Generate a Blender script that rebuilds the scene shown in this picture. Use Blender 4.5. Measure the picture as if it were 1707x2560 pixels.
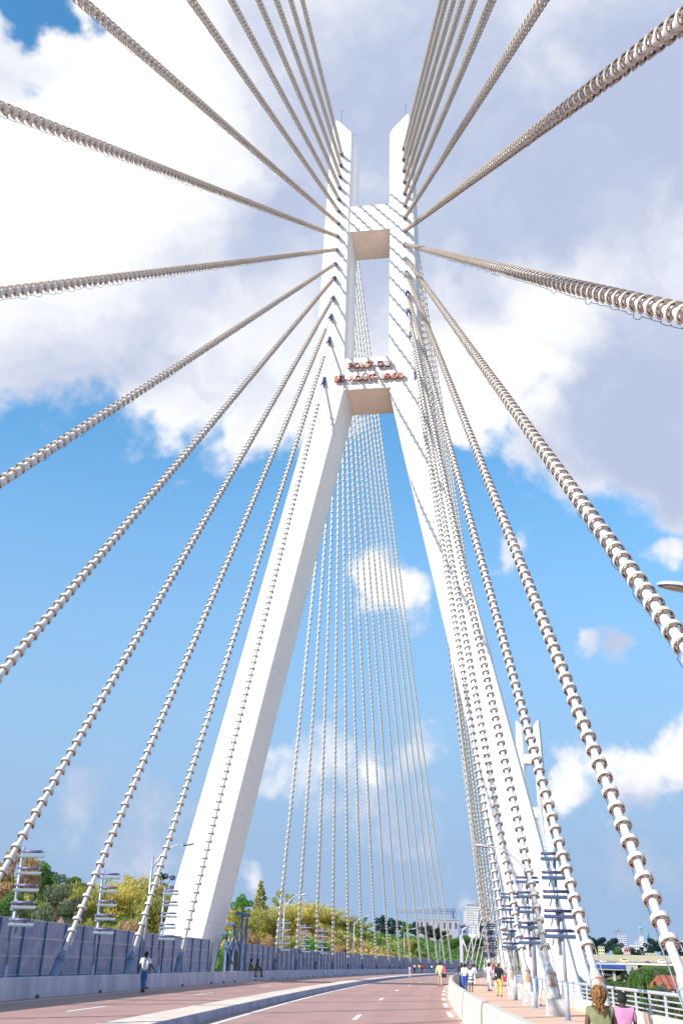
import bpy, math, random
import numpy as np
from mathutils import Vector, Matrix

for o in list(bpy.data.objects):
    bpy.data.objects.remove(o)
SC = bpy.context.scene
COL = SC.collection
R = math.radians
rng = random.Random(7)

# ------------------------------------------------------------------ camera
F_PX, CX, CY, ROLL = 2400.0, 853.5, 1280.0, 0.0285
TH = math.atan(1126 / F_PX)
EYE = Vector((0, 0, 1.55))
cT, sT, cR, sR = math.cos(TH), math.sin(TH), math.cos(ROLL), math.sin(ROLL)
_r, _u, _f = Vector((1, 0, 0)), Vector((0, -sT, cT)), Vector((0, cT, sT))
_rx = _r * cR + _u * sR
_up = _u * cR - _r * sR
cam = bpy.data.cameras.new('camera')
cam.sensor_fit = 'VERTICAL'
cam.sensor_height = 36.0
cam.lens = 36.0 * F_PX / 2560.0
cam.clip_start = 0.1
cam.clip_end = 20000
cam_o = bpy.data.objects.new('camera', cam)
M = Matrix((_rx, _up, -_f)).transposed().to_4x4()
M.translation = EYE
cam_o.matrix_world = M
COL.objects.link(cam_o)
SC.camera = cam_o

def view_dir(px, py):
    """direction in the world of a point of the photograph (author's aid for measuring)"""
    x, y = px - CX, py - CY
    x, y = cR * x + sR * y, -sR * x + cR * y
    u, v = x / F_PX, -y / F_PX
    return Vector((u, cT - v * sT, sT + v * cT))

def at(px, py, d):
    """the point at ground distance d in that direction"""
    r = view_dir(px, py)
    return EYE + r * (d / math.hypot(r.x, r.y))

def project(P):
    p = P - EYE
    d = p.y * cT + p.z * sT
    u, v = p.x, -p.y * sT + p.z * cT
    if d <= 0.05:
        return None
    x, y = F_PX * u / d, -F_PX * v / d
    return CX + cR * x - sR * y, CY + sR * x + cR * y, d

# ------------------------------------------------------------------ light
SUN_TO = Vector((-0.7318, -0.4772, 0.4865)).normalized()
sun_elev = math.asin(SUN_TO.z)
sun_az = math.atan2(SUN_TO.x, SUN_TO.y)
sun = bpy.data.lights.new('sun', 'SUN')
sun.energy = 3.1
sun.angle = R(0.5)
sun.color = (1.0, 0.965, 0.92)
sun_o = bpy.data.objects.new('sun', sun)
sun_o.rotation_euler = (-SUN_TO).to_track_quat('-Z', 'Y').to_euler()
COL.objects.link(sun_o)

SC.view_settings.view_transform = 'Standard'
SC.view_settings.look = 'None'
SC.view_settings.exposure = 1.12
SC.view_settings.gamma = 1.0
SC.cycles.max_bounces = 6
SC.cycles.use_adaptive_sampling = True

W = bpy.data.worlds.new('World')
SC.world = W
W.use_nodes = True
nt = W.node_tree
nt.nodes.clear()

class NG:
    """small helper for building node graphs"""
    def __init__(s, tree): s.t = tree
    def n(s, kind, **kw):
        o = s.t.nodes.new(kind)
        for k, v in kw.items(): setattr(o, k, v)
        return o
    def link(s, a, b): s.t.links.new(a, b)
    def math(s, op, a, b=None, clamp=False):
        o = s.n('ShaderNodeMath', operation=op, use_clamp=clamp)
        for i, v in enumerate((a, b)):
            if v is None: continue
            if isinstance(v, (int, float)): o.inputs[i].default_value = v
            else: s.link(v, o.inputs[i])
        return o.outputs[0]
    def ramp(s, v, a, b, ca=0.0, cb=1.0, smooth=True):
        o = s.n('ShaderNodeMapRange', interpolation_type='SMOOTHSTEP' if smooth else 'LINEAR')
        s.link(v, o.inputs[0])
        for i, q in enumerate((a, b, ca, cb)): o.inputs[i + 1].default_value = q
        return o.outputs[0]
    def mix(s, f, a, b):
        o = s.n('ShaderNodeMix', data_type='RGBA')
        for i, v in ((0, f), (6, a), (7, b)):
            if isinstance(v, (int, float)): o.inputs[i].default_value = v
            elif isinstance(v, tuple): o.inputs[i].default_value = v if len(v) == 4 else (*v, 1)
            else: s.link(v, o.inputs[i])
        return o.outputs[2]
    def noise(s, vec, scale, detail=4, rough=0.55, dist=0.0):
        o = s.n('ShaderNodeTexNoise')
        if vec is not None: s.link(vec, o.inputs['Vector'])
        o.inputs['Scale'].default_value = scale
        o.inputs['Detail'].default_value = detail
        o.inputs['Roughness'].default_value = rough
        o.inputs['Distortion'].default_value = dist
        return o.outputs[0]

g = NG(nt)
wo = g.n('ShaderNodeOutputWorld')
bg = g.n('ShaderNodeBackground')
tc = g.n('ShaderNodeTexCoord')
DIR = tc.outputs['Generated']
sky = g.n('ShaderNodeTexSky', sky_type='NISHITA', sun_disc=False)
sky.sun_elevation = sun_elev
sky.sun_rotation = sun_az
sky.altitude = 300
sky.air_density = 1.0
sky.dust_density = 0.2
sky.ozone_density = 2.0
# (photo x, photo y, radius, weight) of the cloud masses, turned into directions of the sky
CLOUDS = [(430, 330, 620, 1), (150, 640, 480, 1), (480, 780, 430, 1), (700, 950, 260, .95), (900, 250, 520, 1), (420, 985, 190, .9), (150, 850, 250, .95), (640, 1060, 150, .85),
          (1300, 250, 620, 1), (1600, 600, 560, 1), (1250, 850, 330, 1), (1200, 1020, 190, .95), (1560, 1000, 330, 1), (1660, 1200, 170, .85), (1420, 1060, 200, .9), (950, 700, 300, 1),
          (1000, 1450, 125, .78), (920, 1490, 75, .62), (1665, 1390, 90, .70), (1290, 1425, 85, .60), (1500, 1645, 75, .44), (1430, 1665, 60, .42),
          (930, 1940, 70, .60), (870, 1950, 260, .42), (1020, 1900, 150, .48), (710, 1900, 110, .46), (940, 1930, 90, .52), (1640, 1925, 110, .72), (1500, 1955, 95, .70), (1450, 1965, 110, .92), (1395, 1990, 80, .85), (1420, 1988, 95, .72), (1570, 1980, 110, .68), (1705, 1905, 115, .72),
          (655, 2190, 75, .38), (1010, 2080, 240, .37), (300, 2050, 330, .30), (1170, 2230, 60, .34), (1560, 2100, 200, .33), (1250, 1960, 110, .40), (930, 2190, 60, .34)]
HOLES = [(175, 0, 105, .9), (85, 215, 70, .25), (1150, 1180, 90, .6), (1050, 640, 50, .2)]
GREYS = [(1000, 250, 420, .85), (1350, 500, 420, .95), (1600, 280, 420, 1), (1620, 1000, 300, .9), (1500, 800, 220, .75), (500, 640, 230, .6), (250, 830, 300, .62), (60, 120, 170, .8),
         (640, 560, 230, .8), (900, 620, 250, .8), (760, 350, 260, .75), (640, 130, 170, .55), (430, 900, 140, .4), (160, 430, 120, .3), (1640, 1160, 200, 1), (1600, 2100, 170, .8), (620, 950, 100, .4), (300, 2050, 330, .9),
         (1290, 1400, 60, .2), (1500, 1645, 90, .6), (1000, 1560, 90, .5), (1010, 2060, 220, .5), (1550, 2120, 240, .8), (100, 180, 110, .9)]
WHITES = [(330, 330, 330, 1), (120, 640, 260, .8), (420, 560, 160, .5), (1380, 790, 150, .8), (1180, 1000, 180, 1), (1330, 960, 120, .8), (1270, 880, 120, .6), (1400, 140, 60, .25), (1500, 1925, 110, 1), (1650, 1880, 130, 1), (1400, 1975, 80, .8), (920, 1930, 80, .7), (960, 1430, 120, .8)]

warp = g.n('ShaderNodeTexNoise', noise_dimensions='3D')
g.link(DIR, warp.inputs['Vector'])
warp.inputs['Scale'].default_value = 5.0
warp.inputs['Detail'].default_value = 6
wsub = g.n('ShaderNodeVectorMath', operation='SUBTRACT')
g.link(warp.outputs['Color'], wsub.inputs[0]); wsub.inputs[1].default_value = (.5, .5, .5)
wsc = g.n('ShaderNodeVectorMath', operation='SCALE'); g.link(wsub.outputs[0], wsc.inputs[0]); wsc.inputs['Scale'].default_value = 0.12
wadd = g.n('ShaderNodeVectorMath', operation='ADD'); g.link(DIR, wadd.inputs[0]); g.link(wsc.outputs[0], wadd.inputs[1])
warp2 = g.n('ShaderNodeTexNoise', noise_dimensions='3D'); g.link(DIR, warp2.inputs['Vector']); warp2.inputs['Scale'].default_value = 17.0; warp2.inputs['Detail'].default_value = 7
w2s = g.n('ShaderNodeVectorMath', operation='SUBTRACT'); g.link(warp2.outputs['Color'], w2s.inputs[0]); w2s.inputs[1].default_value = (.5, .5, .5)
w2c = g.n('ShaderNodeVectorMath', operation='SCALE'); g.link(w2s.outputs[0], w2c.inputs[0]); w2c.inputs['Scale'].default_value = 0.085
wadd2 = g.n('ShaderNodeVectorMath', operation='ADD'); g.link(wadd.outputs[0], wadd2.inputs[0]); g.link(w2c.outputs[0], wadd2.inputs[1])
WDIR = wadd2.outputs[0]

def blobs(lst, soft=0.12, vec=None):
    acc = None
    for px, py, rad, w in lst:
        d = view_dir(px, py).normalized()
        o = g.n('ShaderNodeVectorMath', operation='DISTANCE')
        g.link(vec or WDIR, o.inputs[0]); o.inputs[1].default_value = d
        rr = rad / F_PX
        v = g.ramp(o.outputs['Value'], rr * soft, rr * 1.3, w, 0.0)
        acc = v if acc is None else g.math('MAXIMUM', acc, v)
    return acc

n1 = g.noise(DIR, 7.0, 9, 0.58, 0.4)
n2 = g.noise(DIR, 22.0, 7, 0.6, 0.3)
nn = g.math('ADD', g.math('MULTIPLY', g.math('SUBTRACT', n1, 0.5), 1.0), g.math('MULTIPLY', g.math('SUBTRACT', n2, 0.5), 0.6))
cov = g.math('SUBTRACT', blobs(CLOUDS), blobs(HOLES))
sepb = g.n('ShaderNodeSeparateXYZ'); g.link(DIR, sepb.inputs[0])
# unseen clouds added behind the viewer to raise the fill light
cov = g.math('ADD', cov, g.ramp(sepb.outputs[1], -0.05, -0.45, 0.0, 0.36))
cov = g.math('ADD', cov, nn)
mask = g.ramp(cov, 0.24, 0.60)
n3 = g.noise(WDIR, 4.5, 6, 0.6, 0.6)
grey = g.math('SUBTRACT', g.math('ADD', blobs(GREYS, 0.2), g.math('ADD', g.math('MULTIPLY', g.math('SUBTRACT', n3, 0.5), 1.3), g.math('MULTIPLY', g.math('SUBTRACT', g.noise(WDIR, 13.0, 9, .62, .4), 0.5), 0.9))), blobs(WHITES, 0.2))
grey = g.ramp(grey, -0.22, 1.0)
ccol = g.mix(grey, (0.46, 0.465, 0.48), (0.235, 0.268, 0.36))
skc = g.n('ShaderNodeVectorMath', operation='MULTIPLY')
g.link(sky.outputs[0], skc.inputs[0]); skc.inputs[1].default_value = (0.058, 0.116, 0.130)
# cloud radiances are given at the same physical scale as the sky
sepd = g.n('ShaderNodeSeparateXYZ'); g.link(DIR, sepd.inputs[0])
low = g.ramp(sepd.outputs[2], 0.06, 0.62, 1.0, 0.0)
# pale tropical haze low in the sky
skyc = g.mix(low, skc.outputs[0], (0.165, 0.24, 0.35))
col = g.mix(mask, skyc, ccol)
g.link(col, bg.inputs['Color'])
bg.inputs['Strength'].default_value = 1.0
g.link(bg.outputs[0], wo.inputs[0])

# ------------------------------------------------------------------ materials
def mat(name, col, rough=0.6, metal=0.0, var=0.0, scale=3.0, col2=None, lo=.35, hi=.65, bump=0.0, bscale=20.0, spec=0.4, streak=None):
    m = bpy.data.materials.new(name); m.use_nodes = True
    t = m.node_tree; q = NG(t)
    b = t.nodes['Principled BSDF']
    b.inputs['Roughness'].default_value = rough
    b.inputs['Metallic'].default_value = metal
    b.inputs['Specular IOR Level'].default_value = spec
    tcn = q.n('ShaderNodeTexCoord')
    base = (*col, 1)
    if col2 is not None or var:
        vec = tcn.outputs['Object']
        if streak:
            mp = q.n('ShaderNodeMapping'); q.link(vec, mp.inputs[0]); mp.inputs['Scale'].default_value = streak; vec = mp.outputs[0]
        nz = q.noise(vec, scale, 6, 0.6)
        c2 = col2 or tuple(c * (1 - var) for c in col)
        c1 = col if col2 else tuple(min(1, c * (1 + var * .6)) for c in col)
        outc = q.mix(q.ramp(nz, lo, hi), (*c2, 1), (*c1, 1))
        q.link(outc, b.inputs['Base Color'])
    else:
        b.inputs['Base Color'].default_value = base
    if bump:
        bp = q.n('ShaderNodeBump'); bp.inputs['Strength'].default_value = bump; bp.inputs['Distance'].default_value = 0.02
        q.link(q.noise(tcn.outputs['Object'], bscale, 5, 0.6), bp.inputs['Height'])
        q.link(bp.outputs[0], b.inputs['Normal'])
    return m

def leafmat(name, c1, c2, c3):
    m = bpy.data.materials.new(name); m.use_nodes = True
    t = m.node_tree; q = NG(t); b = t.nodes['Principled BSDF']
    tcn = q.n('ShaderNodeTexCoord'); oi = q.n('ShaderNodeObjectInfo')
    geo = q.n('ShaderNodeNewGeometry')
    nz = q.noise(tcn.outputs['Object'], .55, 4, .6)
    f = q.ramp(nz, .35, .65)
    c = q.mix(f, (*c1, 1), (*c2, 1))
    c = q.mix(q.math('MULTIPLY', geo.outputs['Random Per Island'], .6), c, (*c3, 1))
    q.link(c, b.inputs['Base Color'])
    b.inputs['Roughness'].default_value = .65
    b.inputs['Specular IOR Level'].default_value = .2
    tr = q.n('ShaderNodeBsdfTranslucent'); q.link(c, tr.inputs[0])
    mx = q.n('ShaderNodeMixShader'); mx.inputs[0].default_value = .38
    q.link(b.outputs[0], mx.inputs[1]); q.link(tr.outputs[0], mx.inputs[2])
    q.link(mx.outputs[0], t.nodes['Material Output'].inputs[0])
    return m

MT = dict(
    pylon=mat('white_pylon_paint', (.80, .79, .78), .55, var=.05, scale=.5, streak=(1, 1, .12), bump=.05, bscale=8),
    tube=mat('cable_sheath_grey', (.76, .76, .77), .45, .05, var=.06, scale=6),
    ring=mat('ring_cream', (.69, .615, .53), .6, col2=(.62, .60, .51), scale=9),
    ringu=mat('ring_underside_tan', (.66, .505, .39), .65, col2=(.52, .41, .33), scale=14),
    steel=mat('galvanised_steel', (.42, .47, .55), .45, .3, var=.12, scale=5),
    bluesteel=mat('blue_painted_steel', (.12, .22, .38), .5, .1, var=.2, scale=4),
    navy=mat('navy_collar', (.05, .07, .16), .5),
    socket=mat('socket_grey', (.56, .56, .54), .6, .1, col2=(.55, .26, .12), scale=2.6, lo=.40, hi=.50),
    socketd=mat('socket_blue_grey', (.20, .27, .38), .55, .1, col2=(.30, .20, .15), scale=2.0, lo=.25, hi=.4),
    block=mat('anchor_concrete', (.58, .57, .56), .85, col2=(.42, .40, .38), scale=3, bump=.3),
    asphalt=mat('asphalt', (.385, .225, .195), .85, var=.12, scale=.35, bump=.4, bscale=60),
    walk=mat('walkway_concrete', (.80, .50, .345), .85, col2=(.70, .42, .29), scale=.8, bump=.2, bscale=30),
    kerbshade=mat('kerb_side_shade_weathered', (.38, .35, .44), .85, col2=(.27, .26, .35), scale=1.2),  # weathered concrete with the shade of this side put into its colour
    kerb=mat('median_concrete', (.86, .66, .52), .85, col2=(.72, .56, .45), scale=1.5, bump=.25),
    barrier=mat('barrier_concrete', (.60, .53, .60), .85, col2=(.42, .39, .48), scale=.9, streak=(1, 1, .25), bump=.2),
    parapet=mat('parapet_concrete', (.74, .53, .43), .8, col2=(.62, .60, .46), scale=.45, bump=.15),
    mark=mat('road_paint', (.82, .82, .80), .7, var=.15, scale=6),
    joint=mat('joint_dark', (.10, .10, .12), .9),
    panel=mat('noise_panel', (.15, .16, .27), .35, .15, var=.12, scale=.7),
    rib=mat('panel_rib', (.42, .42, .46), .45, .2, var=.1),
    post=mat('fence_post_blue', (.10, .20, .36), .45, .2, var=.15),
    beam=mat('cross_beam_paint', (.84, .75, .70), .55, var=.04, scale=.5, bump=.05, bscale=8),
    floodd=mat('floodlight_dark_blue', (.085, .13, .22), .45, .2, var=.15),  # darker plate colour, used on the right-hand masts
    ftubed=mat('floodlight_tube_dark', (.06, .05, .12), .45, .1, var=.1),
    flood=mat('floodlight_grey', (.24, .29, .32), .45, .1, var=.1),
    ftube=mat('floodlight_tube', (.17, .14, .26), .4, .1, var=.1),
    lampw=mat('lamp_housing', (.55, .56, .62), .4, .2),
    lens=mat('lamp_lens', (.33, .28, .22), .25),
    black=mat('dark_cable', (.03, .03, .035), .6),
    slab=mat('deck_concrete', (.45, .44, .43), .85, var=.15, scale=.6),
    culm=mat('bamboo_culm', (.22, .20, .09), .7, var=.3),
    bark=mat('bark', (.13, .09, .06), .9, var=.3, scale=4),
)
def pylon_paint(name, col):
    m = mat(name, col, .55, bump=.05, bscale=8); q = NG(m.node_tree); b = m.node_tree.nodes['Principled BSDF']
    tcn = q.n('ShaderNodeTexCoord'); sp = q.n('ShaderNodeSeparateXYZ'); q.link(tcn.outputs['Object'], sp.inputs[0])
    fr = q.math('FRACT', q.math('DIVIDE', sp.outputs[2], 4.1))
    jt = q.math('MULTIPLY', q.math('LESS_THAN', fr, .016), .16)
    lift = q.math('MULTIPLY', q.math('SINE', q.math('MULTIPLY', q.math('FLOOR', q.math('DIVIDE', sp.outputs[2], 4.1)), 12.7)), .018)
    mp = q.n('ShaderNodeMapping'); q.link(tcn.outputs['Object'], mp.inputs[0]); mp.inputs['Scale'].default_value = (1.6, 1.6, .05)
    stv = q.math('MULTIPLY', q.ramp(q.noise(mp.outputs[0], 1.0, 6, .65), .5, .8), .08)
    big = q.math('MULTIPLY', q.ramp(q.noise(tcn.outputs['Object'], .18, 5, .6), .4, .75), .03)
    tot = q.math('SUBTRACT', 1.0, q.math('ADD', q.math('ADD', jt, lift), q.math('ADD', stv, big)))
    q.link(q.mix(tot, (.12, .11, .11), col), b.inputs['Base Color'])
    return m
MT['pylon'] = pylon_paint('white_pylon_paint', (.82, .81, .80))
MT['beam'] = pylon_paint('cross_beam_paint', (.82, .80, .78))
MT['soffit_bounce'] = mat('soffit_bounce_peach', (.97, .77, .66), .6, var=.05, scale=.8)  # peach colour imitates warm light bounced up from the road
def road_surface():
    m = mat('asphalt', (.4, .25, .21), .85, bump=.4, bscale=60); q = NG(m.node_tree); b = m.node_tree.nodes['Principled BSDF']
    uv = q.n('ShaderNodeUVMap'); sp = q.n('ShaderNodeSeparateXYZ'); q.link(uv.outputs[0], sp.inputs[0])
    trk = q.math('MULTIPLY', q.math('ADD', q.math('COSINE', q.math('MULTIPLY', q.math('ADD', sp.outputs[0], 2.35), 3.81)), 1.0), .5)
    mp = q.n('ShaderNodeMapping'); q.link(uv.outputs[0], mp.inputs[0]); mp.inputs['Scale'].default_value = (1.0, .05, 1)
    st = q.ramp(q.noise(mp.outputs[0], 1.3, 6, .6), .3, .7)
    d1 = q.math('MULTIPLY', q.math('MULTIPLY', trk, st), .16)
    d2 = q.math('MULTIPLY', q.ramp(q.noise(uv.outputs[0], .35, 6, .65), .42, .72), .16)
    d3 = q.math('MULTIPLY', q.math('SUBTRACT', q.noise(uv.outputs[0], 9.0, 3, .6), .5), .22)
    vo = q.n('ShaderNodeTexVoronoi', feature='DISTANCE_TO_EDGE'); q.link(uv.outputs[0], vo.inputs['Vector']); vo.inputs['Scale'].default_value = .16
    ck = q.math('MULTIPLY', q.math('MULTIPLY', q.math('LESS_THAN', vo.outputs[0], .006), q.ramp(q.noise(uv.outputs[0], .12, 2, .5), .5, .55)), .3)
    tot = q.math('SUBTRACT', 1.0, q.math('ADD', q.math('ADD', d1, d2), q.math('ADD', d3, ck)))
    q.link(q.mix(tot, (.10, .06, .07), (.475, .27, .22)), b.inputs['Base Color'])
    return m
MT['asphalt'] = road_surface()
def panel_surface():
    m = mat('noise_panel', (.16, .17, .27), .4, .1); q = NG(m.node_tree); b = m.node_tree.nodes['Principled BSDF']
    geo = q.n('ShaderNodeNewGeometry'); tcn = q.n('ShaderNodeTexCoord')
    v = q.math('ADD', q.math('MULTIPLY', geo.outputs['Random Per Island'], .45), q.math('MULTIPLY', q.ramp(q.noise(tcn.outputs['Object'], 1.1, 6, .65), .35, .7), .55))
    q.link(q.mix(v, (.19, .20, .34), (.31, .315, .46)), b.inputs['Base Color'])
    q.link(q.ramp(q.noise(tcn.outputs['Object'], 2.0, 4, .6), .3, .7, .25, .6), b.inputs['Roughness'])
    return m
MT['panel'] = panel_surface()
LF = dict(
    olive=leafmat('leaf_olive', (.44, .41, .09), (.32, .35, .08), (.55, .47, .14)),
    gold=leafmat('leaf_dry_gold', (.66, .43, .14), (.52, .36, .10), (.72, .50, .22)),
    yellow=leafmat('leaf_yellow_bamboo', (.70, .58, .14), (.54, .50, .11), (.76, .62, .20)),
    green=leafmat('leaf_green', (.13, .27, .06), (.085, .19, .05), (.22, .36, .09)),
    bright=leafmat('leaf_bright_green', (.10, .33, .03), (.06, .20, .03), (.18, .38, .06)),
    grey=leafmat('leaf_grey_green', (.18, .23, .13), (.13, .17, .10), (.28, .30, .19)),
    rust=leafmat('leaf_rust', (.54, .34, .18), (.38, .31, .12), (.62, .43, .25)),
    dark=leafmat('leaf_dark_green', (.022, .06, .055), (.018, .045, .05), (.045, .095, .06)),
    pink=leafmat('blossom_pink', (.60, .42, .38), (.55, .35, .30), (.7, .55, .5)),
)

# ------------------------------------------------------------------ mesh helper
class MB:
    """collects shapes and links them as ONE mesh object"""
    def __init__(s): s.v, s.f, s.m, s.sm = [], [], [], []
    def add(s, vs, fs, mi=0, smooth=False):
        k = len(s.v); s.v.extend([tuple(p) for p in vs])
        for f in fs:
            s.f.append(tuple(i + k for i in f)); s.m.append(mi); s.sm.append(smooth)
        return s
    def box(s, c, d, mi=0, M=None):
        x, y, z = d[0] / 2, d[1] / 2, d[2] / 2
        vs = [Vector((a * x, b * y, e * z)) for a in (-1, 1) for b in (-1, 1) for e in (-1, 1)]
        if M is not None: vs = [M @ p for p in vs]
        c = Vector(c)
        return s.add([p + c for p in vs], [(0, 1, 3, 2), (4, 6, 7, 5), (0, 4, 5, 1), (2, 3, 7, 6), (0, 2, 6, 4), (1, 5, 7, 3)], mi)
    def tube(s, pts, rad, n=8, mi=0, cap=True, smooth=True):
        pts = [Vector(p) for p in pts]
        rs = rad if isinstance(rad, (list, tuple)) else [rad] * len(pts)
        vs, fs = [], []
        t0 = (pts[1] - pts[0]).normalized()
        a = t0.orthogonal().normalized()
        for i, p in enumerate(pts):
            t = (pts[min(i + 1, len(pts) - 1)] - pts[max(i - 1, 0)]).normalized()
            a = (a - t * a.dot(t))
            a = a.normalized() if a.length > 1e-6 else t.orthogonal().normalized()
            b = t.cross(a)
            for k in range(n):
                w = 2 * math.pi * k / n
                vs.append(p + (a * math.cos(w) + b * math.sin(w)) * rs[i])
        for i in range(len(pts) - 1):
            for k in range(n):
                q = (k + 1) % n
                fs.append((i * n + k, i * n + q, (i + 1) * n + q, (i + 1) * n + k))
        s.add(vs, fs, mi, smooth)
        if cap:
            k0 = len(s.v) - len(vs)
            s.f.append(tuple(k0 + k for k in reversed(range(n)))); s.m.append(mi); s.sm.append(False)
            e = k0 + (len(pts) - 1) * n
            s.f.append(tuple(e + k for k in range(n))); s.m.append(mi); s.sm.append(False)
        return s
    def ell(s, c, r, mi=0, nu=10, nv=7, zmin=-1.0, M=None):
        c = Vector(c); vs, fs = [], []
        a0 = math.asin(max(-1, zmin))
        for j in range(nv + 1):
            a = a0 + (math.pi / 2 - a0) * j / nv
            for i in range(nu):
                w = 2 * math.pi * i / nu
                p = Vector((r[0] * math.cos(a) * math.cos(w), r[1] * math.cos(a) * math.sin(w), r[2] * math.sin(a)))
                vs.append(c + (M @ p if M is not None else p))
        for j in range(nv):
            for i in range(nu):
                q = (i + 1) % nu
                fs.append((j * nu + i, j * nu + q, (j + 1) * nu + q, (j + 1) * nu + i))
        return s.add(vs, fs, mi, True)
    def prism(s, poly, axis, d0, d1, mi=0):
        """poly of (a, b) extruded along a third axis; axis is a function (a, b, d) -> point"""
        n = len(poly)
        vs = [axis(a, b, d0) for a, b in poly] + [axis(a, b, d1) for a, b in poly]
        fs = [tuple(range(n)), tuple(reversed(range(n, 2 * n)))]
        fs += [(i, n + i, n + (i + 1) % n, (i + 1) % n) for i in range(n)]
        return s.add(vs, fs, mi)
    def mesh(s, name, mats):
        me = bpy.data.meshes.new(name)
        me.from_pydata(s.v, [], s.f)
        for m in (mats if isinstance(mats, (list, tuple)) else [mats]): me.materials.append(m)
        me.polygons.foreach_set('material_index', s.m)
        me.polygons.foreach_set('use_smooth', s.sm)
        me.validate(); 
        bm = bmesh.new(); bm.from_mesh(me); bmesh.ops.recalc_face_normals(bm, faces=bm.faces); bm.to_mesh(me); bm.free()
        return me
    def build(s, name, mats, parent=None):
        return link(name, s.mesh(name, mats), parent)
import bmesh
def link(name, data, parent=None, loc=None):
    o = bpy.data.objects.new(name, data); COL.objects.link(o)
    if parent is not None: o.parent = parent
    if loc is not None: o.location = loc
    return o
def tag(o, label=None, cat=None, group=None, kind=None):
    if label: o['label'] = label
    if cat: o['category'] = cat
    if group: o['group'] = group
    if kind: o['kind'] = kind
    return o
def thing(name, label, cat, loc=(0, 0, 0), rz=0.0, group=None, rot=None):
    o = bpy.data.objects.new(name, None); COL.objects.link(o)
    o.empty_display_size = .3
    o.location = loc
    o.rotation_euler = rot if rot is not None else (0, 0, rz)
    return tag(o, label, cat, group)
def copy_tree(o, parent=None):
    c = o.copy(); COL.objects.link(c)
    if parent is not None: c.parent = parent
    for ch in list(o.children): copy_tree(ch, c)
    return c

# ------------------------------------------------------------------ the curved deck: s along it, off to the right, z up
KAP, PHI = 0.0008, 0.058
def deck(s, off, z=0.0):
    h = PHI + KAP * s
    return Vector(((math.cos(PHI) - math.cos(h)) / KAP + off * math.cos(h), (math.sin(h) - math.sin(PHI)) / KAP - off * math.sin(h), z))
def heading(s): return PHI + KAP * s
def deck_inv(x, y):
    Rr = 1 / KAP; cx, cy = Rr * math.cos(PHI), -Rr * math.sin(PHI)
    dx, dy = x - cx, y - cy
    return (math.atan2(dy, -dx) - PHI) * Rr, Rr - math.hypot(dx, dy)
def s_of(px, off, z=0.0, lo=15, hi=420):
    prev = None
    for i in range(900):
        s = lo + (hi - lo) * i / 900
        p = project(deck(s, off, z))
        if p is None: continue
        if p[0] >= px: return s
    return hi
def z_of(P, py):
    """height above P's ground point that shows at photo row py"""
    lo, hi = -60.0, 200.0
    for _ in range(50):
        m = (lo + hi) / 2
        q = project(Vector((P.x, P.y, m)))
        if q[1] > py: lo = m
        else: hi = m
    return lo
def strip(mb, o0, o1, z, s0, s1, step=4.0, mi=0, thick=None):
    n = max(1, int((s1 - s0) / step)); vs, fs = [], []
    for i in range(n + 1):
        s = s0 + (s1 - s0) * i / n
        vs += [deck(s, o0, z), deck(s, o1, z)]
        if thick: vs += [deck(s, o0, z - thick), deck(s, o1, z - thick)]
    k = 4 if thick else 2
    for i in range(n):
        a, b = i * k, (i + 1) * k
        fs.append((a, a + 1, b + 1, b))
        if thick:
            fs += [(a + 2, b + 2, b + 3, a + 3), (a, b, b + 2, a + 2), (a + 1, a + 3, b + 3, b + 1)]
    if thick:
        e = n * k
        fs += [(0, 2, 3, 1), (e, e + 1, e + 3, e + 2)]
    return mb.add(vs, fs, mi)
def profile(mb, pts, s0, s1, step=3.0, mi=0, mis=None):
    """closed cross-section of (off, z) swept along the deck"""
    n = max(1, int((s1 - s0) / step)); k = len(pts); vs, fs = [], []
    for i in range(n + 1):
        s = s0 + (s1 - s0) * i / n
        vs += [deck(s, a, b) for a, b in pts]
    for i in range(n):
        for j in range(k):
            q = (j + 1) % k
            fs.append((i * k + j, i * k + q, (i + 1) * k + q, (i + 1) * k + j))
    fs += [tuple(range(k)), tuple(n * k + j for j in reversed(range(k)))]
    mb.add(vs, fs, mi)
    if mis:
        e = len(mb.m) - len(fs)
        for i in range(n * k): mb.m[e + i] = mis[i % k]
    return mb

# ------------------------------------------------------------------ people: bodies first, so that all skins are evaluated at once
SKIN_JOBS = []
def skin_obj(name, verts, edges, radii, m, parent, sub=2, root=0):
    me = bpy.data.meshes.new(name)
    me.from_pydata([tuple(v) for v in verts], edges, [])
    o = link(name, me, parent)
    md = o.modifiers.new('skin', 'SKIN')
    md.use_smooth_shade = True
    for i, r in enumerate(radii):
        d = me.skin_vertices[0].data[i]
        d.radius = (r, r) if isinstance(r, (int, float)) else r
        d.use_root = (i == root)
    sb = o.modifiers.new('sub', 'SUBSURF'); sb.levels = sb.render_levels = sub
    SKIN_JOBS.append((o, m, []))
    return o
def flush_skins():
    bpy.context.view_layer.update()
    dg = bpy.context.evaluated_depsgraph_get()
    out = []
    for o, m, extra in SKIN_JOBS:
        out.append(bpy.data.meshes.new_from_object(o.evaluated_get(dg)))
    for (o, m, extra), me in zip(SKIN_JOBS, out):
        o.modifiers.clear()
        if extra:
            bm = bmesh.new(); bm.from_mesh(me)
            for mb in extra:
                t = mb.mesh('tmp', m); bm.from_mesh(t); bpy.data.meshes.remove(t)
            bm.to_mesh(me); bm.free()
        me.materials.clear(); me.materials.append(m)
        for p in me.polygons: p.use_smooth = True
        o.data = me
    SKIN_JOBS.clear()

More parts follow.
